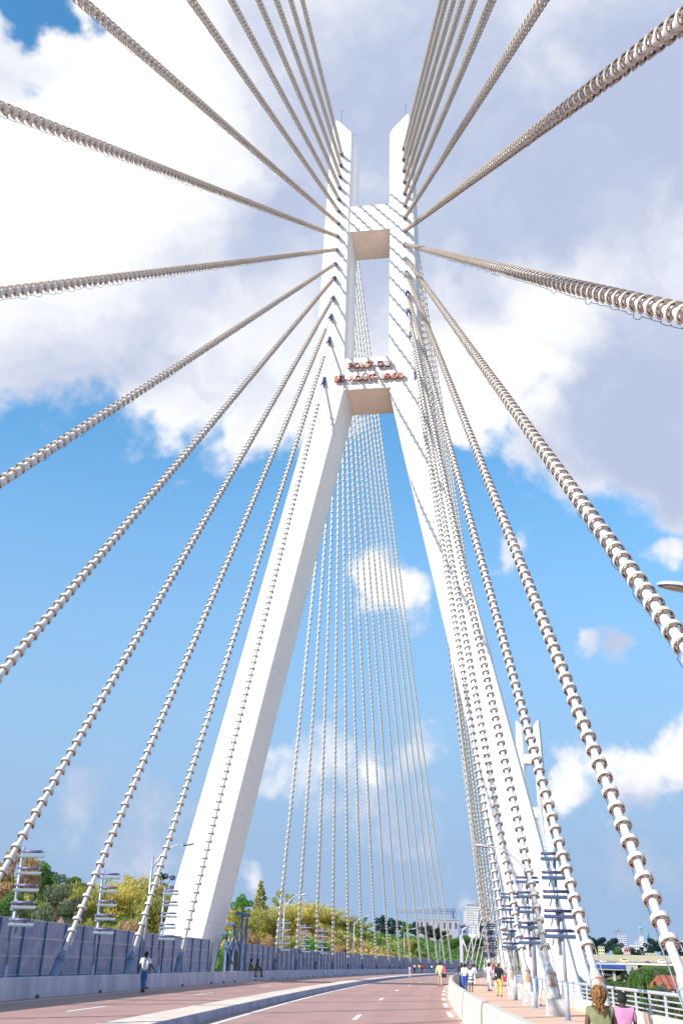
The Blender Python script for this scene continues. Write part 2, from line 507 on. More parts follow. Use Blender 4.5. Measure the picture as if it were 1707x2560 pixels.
PM = {}
def cloth(c, c2=None, scale=14, lo=.45, hi=.55):
    k = (c, c2, scale)
    if k not in PM:
        PM[k] = mat('cloth', c, .85, col2=c2 or tuple(x * .82 for x in c), scale=scale, lo=lo, hi=hi, spec=.15)
    return PM[k]
def stripes(c, c2, f=30):
    k = ('s', c, c2, f)
    if k not in PM:
        m = bpy.data.materials.new('striped_cloth'); m.use_nodes = True
        q = NG(m.node_tree); tcn = q.n('ShaderNodeTexCoord'); sp = q.n('ShaderNodeSeparateXYZ'); q.link(tcn.outputs['Object'], sp.inputs[0])
        v = q.math('GREATER_THAN', q.math('SINE', q.math('MULTIPLY', sp.outputs[2], f)), 0.0)
        q.link(q.mix(v, (*c, 1), (*c2, 1)), m.node_tree.nodes['Principled BSDF'].inputs['Base Color'])
        PM[k] = m
    return PM[k]
SKINM = [mat('skin_deep', (.085, .045, .03), .55, var=.1), mat('skin_brown', (.14, .075, .05), .55, var=.1)]
HAIRM = dict(black=mat('hair_black', (.015, .013, .013), .8), gold=mat('hair_gold_brown', (.34, .16, .035), .7, col2=(.09, .045, .02), scale=26), rust=mat('hair_rust', (.30, .10, .04), .75, var=.2), blond=mat('hair_blond', (.60, .42, .22), .7, var=.2),
             pink=cloth((.62, .22, .60)), red=cloth((.65, .08, .05)), white=cloth((.75, .72, .66)))
SHOE = {}
def shoe(c):
    if c not in SHOE: SHOE[c] = mat('shoe', c, .5)
    return SHOE[c]

def person(label, P, face, h, shirt, pants, shoes=(.03, .03, .03), hair='black', hairstyle='short', skin=0, stride=.0, arms=((.10, -.05), (.10, -.05)),
           sit=False, sleeve=.55, skirt=False, group=None, shorts=1.0, bend=((0, 0), (0, 0)), lean=0.0, female=False):
    """face: heading of the gaze (radians, clockwise from +y). arms: (outwards, forwards) per arm; bend: forearm (inwards, forwards)"""
    k = h / 1.75
    t = thing('person', label, 'person', P, -face, group)
    sw = .165 if female else .185
    def V(x, y, z): return Vector((x, y + lean * max(0, z - .9), z)) * k
    pel, wai, che, nek = V(0, 0, .94), V(0, .01, 1.08), V(0, 0, 1.30), V(0, -.01, 1.47)
    head0, head1, head2 = V(0, .015, 1.56), V(0, .025, 1.645), V(0, .005, 1.70)
    nose = V(0, .115, 1.615)
    if sit:
        pel = V(0, -.02, .09); wai, che, nek = V(0, 0, .24), V(0, .04, .46), V(0, .06, .63)
        head0, head1, head2, nose = V(0, .085, .72), V(0, .10, .805), V(0, .075, .86), V(0, .19, .775)
    verts = [pel, wai, che, nek, head0, head1, head2]
    edges = [(0, 1), (1, 2), (2, 3), (3, 4), (4, 5), (5, 6)]
    rad = [(.09, .085), (.08, .08), (.095, .08), (.05, .05), (.072, .082), (.082, .098), (.06, .07)]
    verts.append(nose); edges.append((4, 7)); rad.append(.014)
    for sx in (-1, 1):      # ears
        verts.append(head0 + V(sx * .098, -.01, .035) * 1.0); edges.append((4, len(verts) - 1)); rad.append(.013)
    limb = {}
    zsh = 1.41 if not sit else .57
    ysh = 0 if not sit else .05
    for i, sx in enumerate((-1, 1)):
        ao, af = arms[i]
        bi, bf = bend[i]
        sh = V(sx * sw, ysh, zsh)
        el = sh + Vector((sx * math.sin(ao), math.sin(af), -math.cos(ao) * math.cos(af))).normalized() * .285 * k
        fo, ff = ao - bi, af + bf
        wr = el + Vector((sx * math.sin(fo), math.sin(ff), -math.cos(fo) * math.cos(ff))).normalized() * .25 * k
        pd = (wr - el).normalized()
        pa = wr + pd * .085 * k
        limb['a', i] = (sh, el, wr, pa, pd)
        a = len(verts); verts += [sh, el, wr, pa]; edges += [(2, a), (a, a + 1), (a + 1, a + 2), (a + 2, a + 3)]
        rad += [.052, .042, .028, (.038, .02)]
    for i, sx in enumerate((-1, 1)):
        if sit:
            hp = V(sx * .09, 0, .07); kn = V(sx * .11, .43, .06); an = V(sx * .11, .45, -.36); to = V(sx * .12, .60, -.41)
        else:
            st = stride * (1 if i == 0 else -1)
            hp = V(sx * .09, 0, .90)
            kn = hp + Vector((sx * .01, math.sin(st) * .42, -math.cos(st) * .42)) * k
            s2 = st - (abs(stride) * .75 if st < 0 else 0.02)
            an = kn + Vector((0, math.sin(s2) * .41, -math.cos(s2) * .41)) * k
            to = an + Vector((0, .15, -.05 + (0 if st >= 0 else -.02))) * k
        limb['l', i] = (hp, kn, an, to)
        a = len(verts); verts += [hp, kn, an, to]; edges += [(0, a), (a, a + 1), (a + 1, a + 2), (a + 2, a + 3)]
        rad += [.085, .055, .038, .032]
    low = min(v.z for v in verts) - .03 * k
    dz = 0 if sit else -low
    rad = [(r * k, r * k) if isinstance(r, (int, float)) else (r[0] * k, r[1] * k) for r in rad]
    up = Vector((0, 0, dz))
    body = skin_obj('body', [v + up for v in verts], edges, rad, SKINM[skin], t)
    fx = MB()
    for i, sx in enumerate((-1, 1)):      # five fingers on each palm
        sh, el, wr, pa, pd = limb['a', i]
        side = pd.cross(Vector((sx, 0, 0))).normalized() if abs(pd.x) < .9 else Vector((0, 1, 0))
        inn = Vector((-sx, 0, 0))
        for q in range(4):
            b = pa + side * (q - 1.5) * .018 * k
            ln = (.07, .08, .075, .06)[q] * k
            p1 = b + pd * ln * .55; p2 = p1 + (pd * .8 + inn * .6).normalized() * ln * .5
            fx.tube([b - pd * .02 * k + up, p1 + up, p2 + up], [.009 * k, .0085 * k, .007 * k], 5)
        b = wr + pd * .035 * k + side * .03 * k
        fx.tube([b + up, b + (side * .7 + pd * .7).normalized() * .04 * k + up, b + (side * .5 + pd).normalized() * .07 * k + up], [.011 * k, .010 * k, .008 * k], 5)
    # eyes sit in the face as two small dark beads
    SKIN_JOBS[-1][2].append(fx)
    for sx in (-1, 1):
        ey = MB(); ey.ell(head0 + V(sx * .032, .078, .055) + up, (.012 * k, .008 * k, .009 * k), nu=6, nv=4); ey.build('eye', HAIRM['black'], t)
    # shirt
    ex = .016
    sv = [pel + V(0, 0, -.03) - V(0, 0, 0), wai, che, nek + V(0, 0, -.035)]
    se = [(0, 1), (1, 2), (2, 3)]
    sr = [(.15, .135), (.135 if not female else .122, .122), (.165, .13), (.068, .068)]
    for i in (0, 1):
        sh, el, wr, pa, pd = limb['a', i]
        a = len(sv)
        if sleeve <= 1:
            sv += [sh, sh.lerp(el, sleeve + .25)]; se += [(2, a), (a, a + 1)]; sr += [.082, .066]
        else:
            sv += [sh, el, el.lerp(wr, .92)]; se += [(2, a), (a, a + 1), (a + 1, a + 2)]; sr += [.082, .060, .044]
    sr = [(r * k, r * k) if isinstance(r, (int, float)) else (r[0] * k, r[1] * k) for r in sr]
    skin_obj('shirt', [v + up for v in sv], se, sr, shirt, t, root=1)
    # trousers / skirt
    if skirt:
        mb = MB(); pts = [wai + V(0, 0, -.06), pel + V(0, 0, -.08), pel + V(0, 0, -.34)]
        mb.tube([p + up for p in pts], [.14 * k, .19 * k, .235 * k], 12, cap=False)
        mb.build('skirt', pants, t)
    else:
        pv = [pel + V(0, 0, .05), pel + V(0, 0, -.03)]; pe = [(0, 1)]; pr = [(.135, .12), (.145, .13)]
        for i in (0, 1):
            hp, kn, an, to = limb['l', i]
            a = len(pv)
            if shorts >= 1:
                pv += [hp + V(0, 0, -.05) if not sit else hp, kn, kn.lerp(an, .93)]; pe += [(1, a), (a, a + 1), (a + 1, a + 2)]; pr += [.098, .07, .055]
            else:
                pv += [hp + V(0, 0, -.05), hp.lerp(kn, shorts)]; pe += [(1, a), (a, a + 1)]; pr += [.098, .085]
        pr = [(r * k, r * k) if isinstance(r, (int, float)) else (r[0] * k, r[1] * k) for r in pr]
        skin_obj('trousers' if shorts >= 1 else 'shorts', [v + up for v in pv], pe, pr, pants, t, root=1)
    for i in (0, 1):
        hp, kn, an, to = limb['l', i]
        mb = MB(); d = (to - an); d.z = 0
        d = d.normalized() if d.length > .01 else Vector((0, 1, 0))
        b = an + Vector((0, 0, -.045 * k))
        mb.tube([b - d * .06 * k + up, b + d * .05 * k + up, b + d * .17 * k + Vector((0, 0, -.012 * k)) + up], [.042 * k, .045 * k, .03 * k], 8)
        mb.build('shoe', shoe(shoes), t)
    if hairstyle != 'none':
        mb = MB(); c = head1 + V(0, -.012, .0) - V(0, 0, 0) + up
        hh = HAIRM[hair]
        c = head0.lerp(head1, .75) + Vector((0, -.018, .005)) * k + up
        if hairstyle == 'short':
            mb.ell(c, (.100 * k, .115 * k, .122 * k), nu=12, nv=6, zmin=.12)
            mb.ell(c + Vector((0, -.035, -.01)) * k, (.097 * k, .09 * k, .11 * k), nu=10, nv=6, zmin=-.55)
        elif hairstyle == 'big':
            mb.ell(c + Vector((0, -.02, .02)) * k, (.145 * k, .15 * k, .15 * k), nu=12, nv=7, zmin=-.35)
        elif hairstyle == 'tail':
            mb.ell(c, (.112 * k, .125 * k, .132 * k), nu=14, nv=8, zmin=.05)
            mb.ell(c + Vector((0, -.04, -.02)) * k, (.11 * k, .10 * k, .14 * k), nu=12, nv=8, zmin=-.8)
            hr = random.Random(4)
            for q in range(110):      # separate locks combed back to the tie, then a short loose tail
                a = hr.uniform(0, 6.283); e = hr.uniform(.0, 1.25)
                d = Vector((math.cos(a) * math.cos(e), math.sin(a) * math.cos(e) * 1.05, math.sin(e) * 1.1)) * .128 * k
                tie = c + Vector((hr.gauss(0, .014), -.128, -.10 + hr.gauss(0, .012))) * k
                mid = (c + d).lerp(tie, .5); mid += (mid - c).normalized() * .028 * k
                mb.tube([c + d, mid, tie], [.008 * k, .010 * k, .007 * k], 4, cap=False)
            for q in range(46):
                tie = c + Vector((hr.gauss(0, .016), -.13, -.10)) * k
                en = tie + Vector((hr.gauss(0, .045), -.02 + hr.gauss(0, .025), -.11 + hr.gauss(0, .035))) * k
                mb.tube([tie, tie.lerp(en, .5) + Vector((0, -.035, .01)) * k, en], [.009 * k, .010 * k, .003 * k], 4, cap=False)
        mb.build('hair', hh, t)
    t['_hand'] = 0
    del t['_hand']
    return t, {i: (limb['a', i][3] + up) for i in (0, 1)}

WHITE = cloth((.78, .77, .78)); JEAN = cloth((.05, .12, .30), (.10, .22, .45)); DARK = cloth((.03, .03, .04)); KHAKI = cloth((.55, .45, .30)); YEL = cloth((.80, .55, .15))
CAMO = cloth((.12, .13, .06), (.34, .31, .18), 13, .45, .55); CAMOD = cloth((.08, .08, .06), (.26, .24, .15), 13, .45, .55); LILAC = cloth((.62, .60, .78)); NAVY = cloth((.03, .04, .14)); OLIVE = cloth((.27, .26, .13), (.18, .20, .11), 9, .35, .65); PINK = cloth((.62, .27, .42), (.46, .22, .40), 8, .35, .65)
def held_bag(label, cat, who, hand, m, size=(.26, .12, .20), drop=.28):
    t, hands = who
    p = t.matrix_basis @ hands[hand]
    b = MB(); x, y, z = size
    pr = [(-x / 2, 0), (x / 2, 0), (x * .42, z), (-x * .42, z)]
    b.prism(pr, lambda a, c, d: Vector((a, d, c - drop)), -y / 2, y / 2)
    o = thing('handbag', label, cat, p + Vector((0, 0, -.10)), t.rotation_euler.z)
    b.build('bag_body', m, o)
    st = MB(); st.tube([(-x * .3, 0, z - drop), (-x * .2, 0, -.02), (0, 0, .05), (x * .2, 0, -.02), (x * .3, 0, z - drop)], .008, 6)
    st.build('strap', DARK, o)
    return o
H = heading
man = person('man in white T-shirt and blue jeans walking along the roadside concrete barrier', deck(50.8, -12.96), H(50) + .12, 1.80, WHITE, JEAN, hairstyle='short', stride=.16, arms=((.22, -.15), (.42, .12)), bend=((.05, .15), (-.15, .2)))
person('soldier in camouflage sitting on the barrier, closer to the steel gantry', deck(85.7, -14.42, .75), H(86) + 1.25, 1.75, CAMO, CAMO, sit=True, sleeve=2, arms=((.12, .25), (.15, .3)), bend=((.2, .7), (.2, .7)), lean=.12)
person('soldier in dark camouflage sitting on the barrier, farther from the steel gantry', deck(88.4, -14.42, .75), H(86) + 1.05, 1.78, CAMOD, CAMOD, sit=True, sleeve=2, arms=((.12, .35), (.15, .2)), bend=((.2, .6), (.2, .8)), lean=.08)
person('child in striped top and pink shoes standing at the median kerb', deck(134.2, -4.75), H(130) + math.pi - .3, 1.45, stripes((.75, .72, .74), (.45, .12, .25), 40), cloth((.55, .52, .56)), (.80, .15, .40), female=True, stride=.06)
def by_px(px, off): return deck(s_of(px, off, 0, 80 if off > 0 else 15), off)
person('person in white top and dark trousers beyond the median, by the far barrier', by_px(1036, -13.4), 2.9, 1.72, WHITE, DARK, stride=.12, sleeve=2)
person('person in yellow shirt and pale trousers by the far barrier', by_px(1047, -13.2), 3.2, 1.72, cloth((.80, .70, .08)), cloth((.70, .74, .80)), stride=.1)
person('person dressed all in red by the far barrier', by_px(1055, -13.2), 3.2, 1.72, cloth((.50, .05, .06)), cloth((.42, .05, .07)), stride=.08, sleeve=2)
person('person in white shirt leaning with bare legs by the far barrier', by_px(1078, -13.4), 3.6, 1.65, WHITE, cloth((.75, .55, .55)), stride=.3, shorts=.6, lean=-.15)
person('person in cyan shirt and dark shorts at the far end of the road', by_px(1099, -13.4), 3.4, 1.75, cloth((.05, .50, .62)), DARK, shorts=.9)
grn = person('walker in green and yellow vest and khaki trousers coming along the right road edge', deck(85.5, 1.05), H(85) + math.pi, 1.82, cloth((.55, .80, .25), (.75, .78, .45), 6), KHAKI, (.12, .09, .07), stride=.18, sleeve=2, arms=((.25, .1), (.35, .1)), bend=((.1, .5), (.35, .4)))
held_bag('black shoulder bag hanging at the side of the walker in green', 'bag', grn, 0, DARK, (.42, .18, .30), .12)
held_bag('red jacket bundle carried on the arm of the walker in green', 'bundle', grn, 0, cloth((.80, .10, .12)), (.24, .16, .45), -.22)
person('man in black seen above the curving parapet, behind the group in white', by_px(1136, 2.75), 3.3, 1.78, DARK, DARK, sleeve=2)
person('person with blond hair and white blouse at the parapet', deck(87.6, 2.75), 2.6, 1.66, WHITE, DARK, hair='blond', hairstyle='big', skin=1, female=True, sleeve=2)
person('person in white shirt with folded arms and blue jeans leaning by the parapet', deck(80.0, 2.75), 1.3, 1.66, WHITE, JEAN, arms=((.2, .3), (.2, .3)), bend=((1.0, 1.0), (1.0, 1.0)), sleeve=2)
person('person in loose white shirt and dark blue jeans, back turned, by the parapet', deck(74.8, 2.95), .5, 1.72, WHITE, cloth((.03, .06, .32), (.05, .10, .40)), (.03, .03, .03), arms=((.3, .1), (.2, .2)), bend=((.5, .8), (.3, .5)), sleeve=2)
person('golden-haired person in white top and black and white striped skirt', deck(71.4, 3.3), .3, 1.58, WHITE, stripes((.02, .02, .06), (.75, .75, .8), 32), hair='gold', hairstyle='big', female=True, skirt=True)
person('thin man in pale shirt and white trousers walking behind the group', deck(94, 3.75), .2, 1.74, cloth((.62, .64, .74)), cloth((.70, .70, .70)), stride=.15, sleeve=2)
person('person in pale cap far along the walkway', deck(150, 4.2), .3, 1.74, cloth((.50, .50, .56)), cloth((.25, .25, .3)), hair='white', hairstyle='short')
pur = person('man in pale lilac shirt and white trousers standing on the walkway', deck(76.1, 4.67), 1.0, 1.80, LILAC, cloth((.80, .79, .76)), (.25, .08, .35), arms=((.15, .1), (.2, .25)), bend=((.1, .3), (.2, .6)), sleeve=2)
held_bag('dark handbag held by the man in the lilac shirt', 'bag', pur, 1, DARK, (.26, .12, .26), .16)
person('person in pink hood and top farther along the walkway', deck(112, 5.3), .2, 1.85, cloth((.66, .25, .66)), cloth((.30, .25, .4)), hair='pink', hairstyle='big', female=True, sleeve=2)
person('person in red headwrap farther along the walkway', deck(113.5, 5.75), .2, 1.80, cloth((.60, .12, .08)), cloth((.35, .28, .35)), hair='red', hairstyle='big', female=True)
person('youth in white shirt and white trousers behind the man in black', deck(78.3, 5.25), 3.0, 1.60, WHITE, cloth((.72, .72, .76)), (.75, .75, .75), arms=((.12, .1), (.12, .1)), sleeve=2)
rb = person('woman in pale trousers with a red bag behind the socketed cables', deck(79.7, 6.2), 3.2, 1.66, cloth((.45, .42, .55)), cloth((.60, .60, .66)), female=True)
held_bag('red handbag carried by the woman in pale trousers', 'bag', rb, 1, cloth((.75, .05, .07)), (.34, .14, .38), .1)
person('man in black polo shirt and yellow trousers walking toward the viewer', deck(62.3, 4.72), H(63) + math.pi, 1.76, DARK, YEL, (.10, .06, .04), hair='rust', skin=1, stride=.12, arms=((.12, .05), (.18, .15)), bend=((.05, .15), (.05, .3)))
person('girl in olive sleeveless top with golden tied-up hair, back turned', deck(13.0, 2.42), H(13) + .15, 1.37, OLIVE, cloth((.04, .10, .28)), hair='gold', hairstyle='tail', skin=1, female=True, sleeve=.1, arms=((.18, .1), (.22, .05)), bend=((.05, .3), (.1, .3)))
person('child in pink T-shirt with close-cropped hair, back turned', deck(16.2, 3.33), H(16) + .1, 1.26, PINK, cloth((.45, .42, .5)), skin=0, arms=((.15, .05), (.15, .05)), hairstyle='short')
flush_skins()

# ------------------------------------------------------------------ setting: terrain
def sstep(a, b, x):
    t = min(1, max(0, (x - a) / (b - a))); return t * t * (3 - 2 * t)
def ground_z(x, y):
    d = math.hypot(x, y)
    s, off = deck_inv(x, y)
    if d > 700: s = 400
    nz = .9 * math.sin(x * .047 + 1.3) * math.cos(y * .039) + .5 * math.sin(x * .11 + y * .07)
    far = sstep(2600, 5000, d)
    az_ = sstep(.268, .285, math.atan2(x, y)) if y > 0 else 0
    right = -7 + (sstep(700, 800, d) * (1 - az_) + sstep(590, 726, d) * az_) * 12 + sstep(735, 830, d) * 2.5 + sstep(860, 1300, d) * 6
    left = -3 + sstep(-17, -23, off) * 4 + sstep(-22, -62, off) * 9.5 + sstep(-62, -120, off) * 3
    if off > -17 and d < 420: left = -3 - sstep(-17, -12, off) * 4
    fb = sstep(370, 450, d)
    w = sstep(-14, -2, off) * (1 - fb) + sstep(.19, .225, math.atan2(x, y)) * fb
    z = left * (1 - w) + right * w + nz * (.8 if off < -17 or off > 12 else .2)
    return z * (1 - far) + 2 * far
mb = MB(); NA, rr = 260, [0.5]
while rr[-1] < 9000: rr.append(rr[-1] + max(2.5, rr[-1] * .035))
for i, r_ in enumerate(rr):
    for j in range(NA):
        a = 2 * math.pi * j / NA
        x, y = r_ * math.sin(a), r_ * math.cos(a)
        mb.v.append((x, y, ground_z(x, y)))
for i in range(len(rr) - 1):
    for j in range(NA):
        q = (j + 1) % NA
        mb.f.append((i * NA + j, i * NA + q, (i + 1) * NA + q, (i + 1) * NA + j)); mb.m.append(0); mb.sm.append(True)
def groundmat():
    m = bpy.data.materials.new('hillside_ground'); m.use_nodes = True
    q = NG(m.node_tree); tcn = q.n('ShaderNodeTexCoord'); b = m.node_tree.nodes['Principled BSDF']
    v = tcn.outputs['Object']
    a = q.ramp(q.noise(v, .03, 5, .6), .38, .62); c = q.ramp(q.noise(v, .25, 6, .65), .35, .65); d = q.ramp(q.noise(v, .012, 3, .5), .45, .6)
    green = q.mix(c, (.03, .07, .02), (.11, .16, .045)); gold = q.mix(c, (.26, .20, .06), (.42, .30, .10))
    sx = q.n('ShaderNodeSeparateXYZ'); q.link(v, sx.inputs[0])
    bounce_soil = q.mix(c, (.56, .36, .27), (.68, .48, .38))       # pale laterite added on unseen near ground to bounce warm light up
    cov_ = q.mix(q.math('MULTIPLY', a, d), green, gold)
    q.link(q.mix(q.ramp(sx.outputs[1], 20, 60, 1, 0), cov_, bounce_soil), b.inputs['Base Color']); b.inputs['Roughness'].default_value = .95
    b.inputs['Specular IOR Level'].default_value = .1
    return m
tag(mb.build('ground', groundmat()), kind='structure')

# ------------------------------------------------------------------ setting: deck, road, walkway, median
S0, S1 = -130, 470
tag(profile(MB(), [(-16.4, -.55), (-16.4, -.03), (7.4, -.03), (7.4, -.55), (4.0, -1.9), (-13.0, -1.9)], S0, S1, 6).build('bridge_deck', MT['slab']), kind='structure')
rd = tag(strip(MB(), -14.35, 1.8, 0.0, S0, S1, 3).build('road', MT['asphalt']), kind='structure')
ul = rd.data.uv_layers.new(name='deck')
for lp_ in rd.data.loops:
    c = rd.data.vertices[lp_.vertex_index].co; a = deck_inv(c.x, c.y); ul.data[lp_.index].uv = (a[1], a[0])
tag(strip(MB(), 2.02, 7.1, 0.004, S0, S1, 3).build('walkway', MT['walk']), kind='structure')
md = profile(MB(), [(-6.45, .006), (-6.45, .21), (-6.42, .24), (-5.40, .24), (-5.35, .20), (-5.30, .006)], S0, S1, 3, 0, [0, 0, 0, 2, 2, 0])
for i in range(70):
    s = 15 + i * 2.6 + (i * 37 % 5) * .04; dn = deck(s + .022, 0) - deck(s, 0)
    for (o0, z0), (o1, z1) in (((-6.41, .2425), (-5.41, .2425)), ((-5.337, .188), (-5.298, .02))):
        p0, p1 = deck(s, o0, z0), deck(s, o1, z1); md.add([p0, p1, p1 + dn, p0 + dn], [(0, 1, 2, 3)], 1)
tag(md.build('median_kerb', [MT['kerb'], MT['joint'], MT['kerbshade']]), kind='structure')
mk = MB()
strip(mk, -5.02, -4.87, .005, S0, S1, 3); strip(mk, -6.95, -6.82, .005, S0, S1, 3); strip(mk, -13.75, -13.63, .005, S0, S1, 3)
for i in range(-4, 22):
    a = 32.6 + 17.8 * i
    strip(mk, -1.58, -1.43, .005, a, a + 3.2, 1.6); strip(mk, -10.2, -10.05, .005, a - .7, a + 3.3, 2)
for i in range(-12, 45): strip(mk, 1.42, 1.60, .005, 36 + 8.4 * i, 40.2 + 8.4 * i, 2.1)
tag(mk.build('lane_markings', MT['mark']), kind='structure')
st = MB()
strip(st, 1.62, 1.79, .005, S0, S1, 3)
tag(st.build('gutter_strip', mat('gutter_dust', (.55, .38, .28), .95, var=.25, scale=2)), kind='structure')

# ------------------------------------------------------------------ concrete barriers
t = thing('concrete_barrier', 'long low grey concrete barrier along the left edge of the road', 'barrier')
b = profile(MB(), [(-14.30, .004), (-14.36, .70), (-14.39, .74), (-14.62, .74), (-14.66, .70), (-14.68, .004)], 8, 440, 3)
b.build('wall', MT['barrier'], t)
jn = MB()
for i in range(66):
    s = 16 + i * 3.9
    p0, p1 = deck(s, -14.296, .03), deck(s, -14.352, .70); dn = (deck(s + .018, -14.3) - deck(s, -14.3))
    jn.add([p0, p1, p1 + dn, p0 + dn], [(0, 1, 2, 3)])
    if i % 2 == 0 or i % 5 == 0:
        c = deck(s + 1.1, -14.25, .06)
        jn.box(c, (.09, .14, .11), 0, Matrix.Rotation(-heading(s), 3, 'Z'))
jn.build('joints_and_drains', MT['joint'], t)
t = thing('parapet_wall', 'pale pink concrete parapet curving between the road and the walkway', 'parapet')
b = profile(MB(), [(1.76, .008), (1.86, .76), (1.89, .80), (2.06, .80), (2.09, .77), (2.11, .008)], -40, 440, 2.5)
b.build('wall', MT['parapet'], t)
jn = MB()
for i in range(60):
    s = 10.2 + i * 5.2
    p0, p1 = deck(s, 1.757, .03), deck(s, 1.852, .745); dn = deck(s + .03, 1.76) - deck(s, 1.76)
    jn.add([p0, p1, p1 + dn, p0 + dn], [(0, 1, 2, 3)])
    q0, q1 = deck(s, 1.895, .802), deck(s, 2.055, .802)
    jn.add([q0, q1, q1 + dn, q0 + dn], [(0, 1, 2, 3)])
jn.build('joints', MT['joint'], t)

# ------------------------------------------------------------------ noise barrier fence on the left
def noise_barrier(label, sa, sb, cut=False, first=True):
    t = thing('noise_barrier', label, 'noise barrier', deck((sa + sb) / 2, -15.6))
    o = t.location
    sp = 2.45
    n = int((sb - sa) / sp)
    pn, rb = MB(), MB()
    zt = 2.78
    for i in range(n):
        a, c = sa + i * sp + .05, sa + (i + 1) * sp - .05
        for k in range(4):
            z0, z1 = .12 + k * .68, .12 + (k + 1) * .68 - .05
            vs = [deck(a, -15.6, z0) - o, deck(c, -15.6, z0) - o, deck(c, -15.6, z1) - o, deck(a, -15.6, z1) - o]
            nrm = (deck(a, -15.66) - deck(a, -15.6))
            pn.add(vs + [v + nrm for v in vs], [(0, 1, 2, 3), (7, 6, 5, 4), (3, 2, 6, 7), (0, 4, 5, 1), (1, 5, 6, 2), (0, 3, 7, 4)])
            zr = z1 + .025
            vs = [deck(a, -15.57, zr - .03) - o, deck(c, -15.57, zr - .03) - o, deck(c, -15.57, zr + .03) - o, deck(a, -15.57, zr + .03) - o]
            n2 = (deck(a, -15.67) - deck(a, -15.57))
            rb.add(vs + [v + n2 for v in vs], [(0, 1, 2, 3), (7, 6, 5, 4), (3, 2, 6, 7), (0, 4, 5, 1), (1, 5, 6, 2), (0, 3, 7, 4)])
    pn.build('panel', MT['panel'], t); rb.build('rib', MT['rib'], t)
    pm = MB(); pm.box((0, 0, 1.42), (.10, .16, 2.84)); pm.box((0.06, 0, 1.42), (.02, .05, 2.80))
    me = pm.mesh('post', MT['post'])
    for i in range(min(n + 1, 100)):
        s = sa + i * sp
        p = link('post', me, t, deck(s, -15.6) - o); p.rotation_euler = (0, 0, -heading(s))
    if cut:   # the panel that leans away at the open end
        c = MB(); s = sb + .1
        c.add([deck(s, -15.62, .1) - o, deck(s + .6, -15.62, .1) - o, deck(s + 2.0, -15.62, 2.7) - o, deck(s, -15.62, 2.7) - o], [(0, 1, 2, 3)])
        c.add([deck(s, -15.66, .1) - o, deck(s + .6, -15.66, .1) - o, deck(s + 2.0, -15.66, 2.7) - o, deck(s, -15.66, 2.7) - o], [(3, 2, 1, 0)])
        c.build('end_panel', MT['rib'], t)
    return t
noise_barrier('blue-grey panelled noise barrier in front of the left pylon leg and nearer', 17.0, 77.1, True)
noise_barrier('blue-grey panelled noise barrier beyond the steel gantry, running to the far bend', 82.0, 322.0)

# ------------------------------------------------------------------ railing and plinth on the right edge
t = thing('railing', 'white-blue steel railing with four rails along the outer edge of the walkway', 'railing')
pl = profile(MB(), [(7.02, .01), (7.02, .42), (7.34, .42), (7.34, .01)], 4, 440, 3); pl.build('plinth', MT['kerb'], t)
for z, r in ((1.0, .05), (.82, .022), (.68, .022), (.54, .022)):
    m_ = MB(); m_.tube([deck(s, 7.15, z) for s in np.arange(4, 380, 3.0)], r, 8, cap=True); m_.build('rail', MT['lampw'], t)
pm = MB(); pm.box((0, 0, .70), (.05, .10, .56)); pm.box((0, 0, .43), (.16, .16, .02)); me = pm.mesh('post', MT['lampw'])
for i in range(100):
    s = 8 + i * 2.0
    p = link('post', me, t, deck(s, 7.15)); p.rotation_euler = (0, 0, -heading(s))

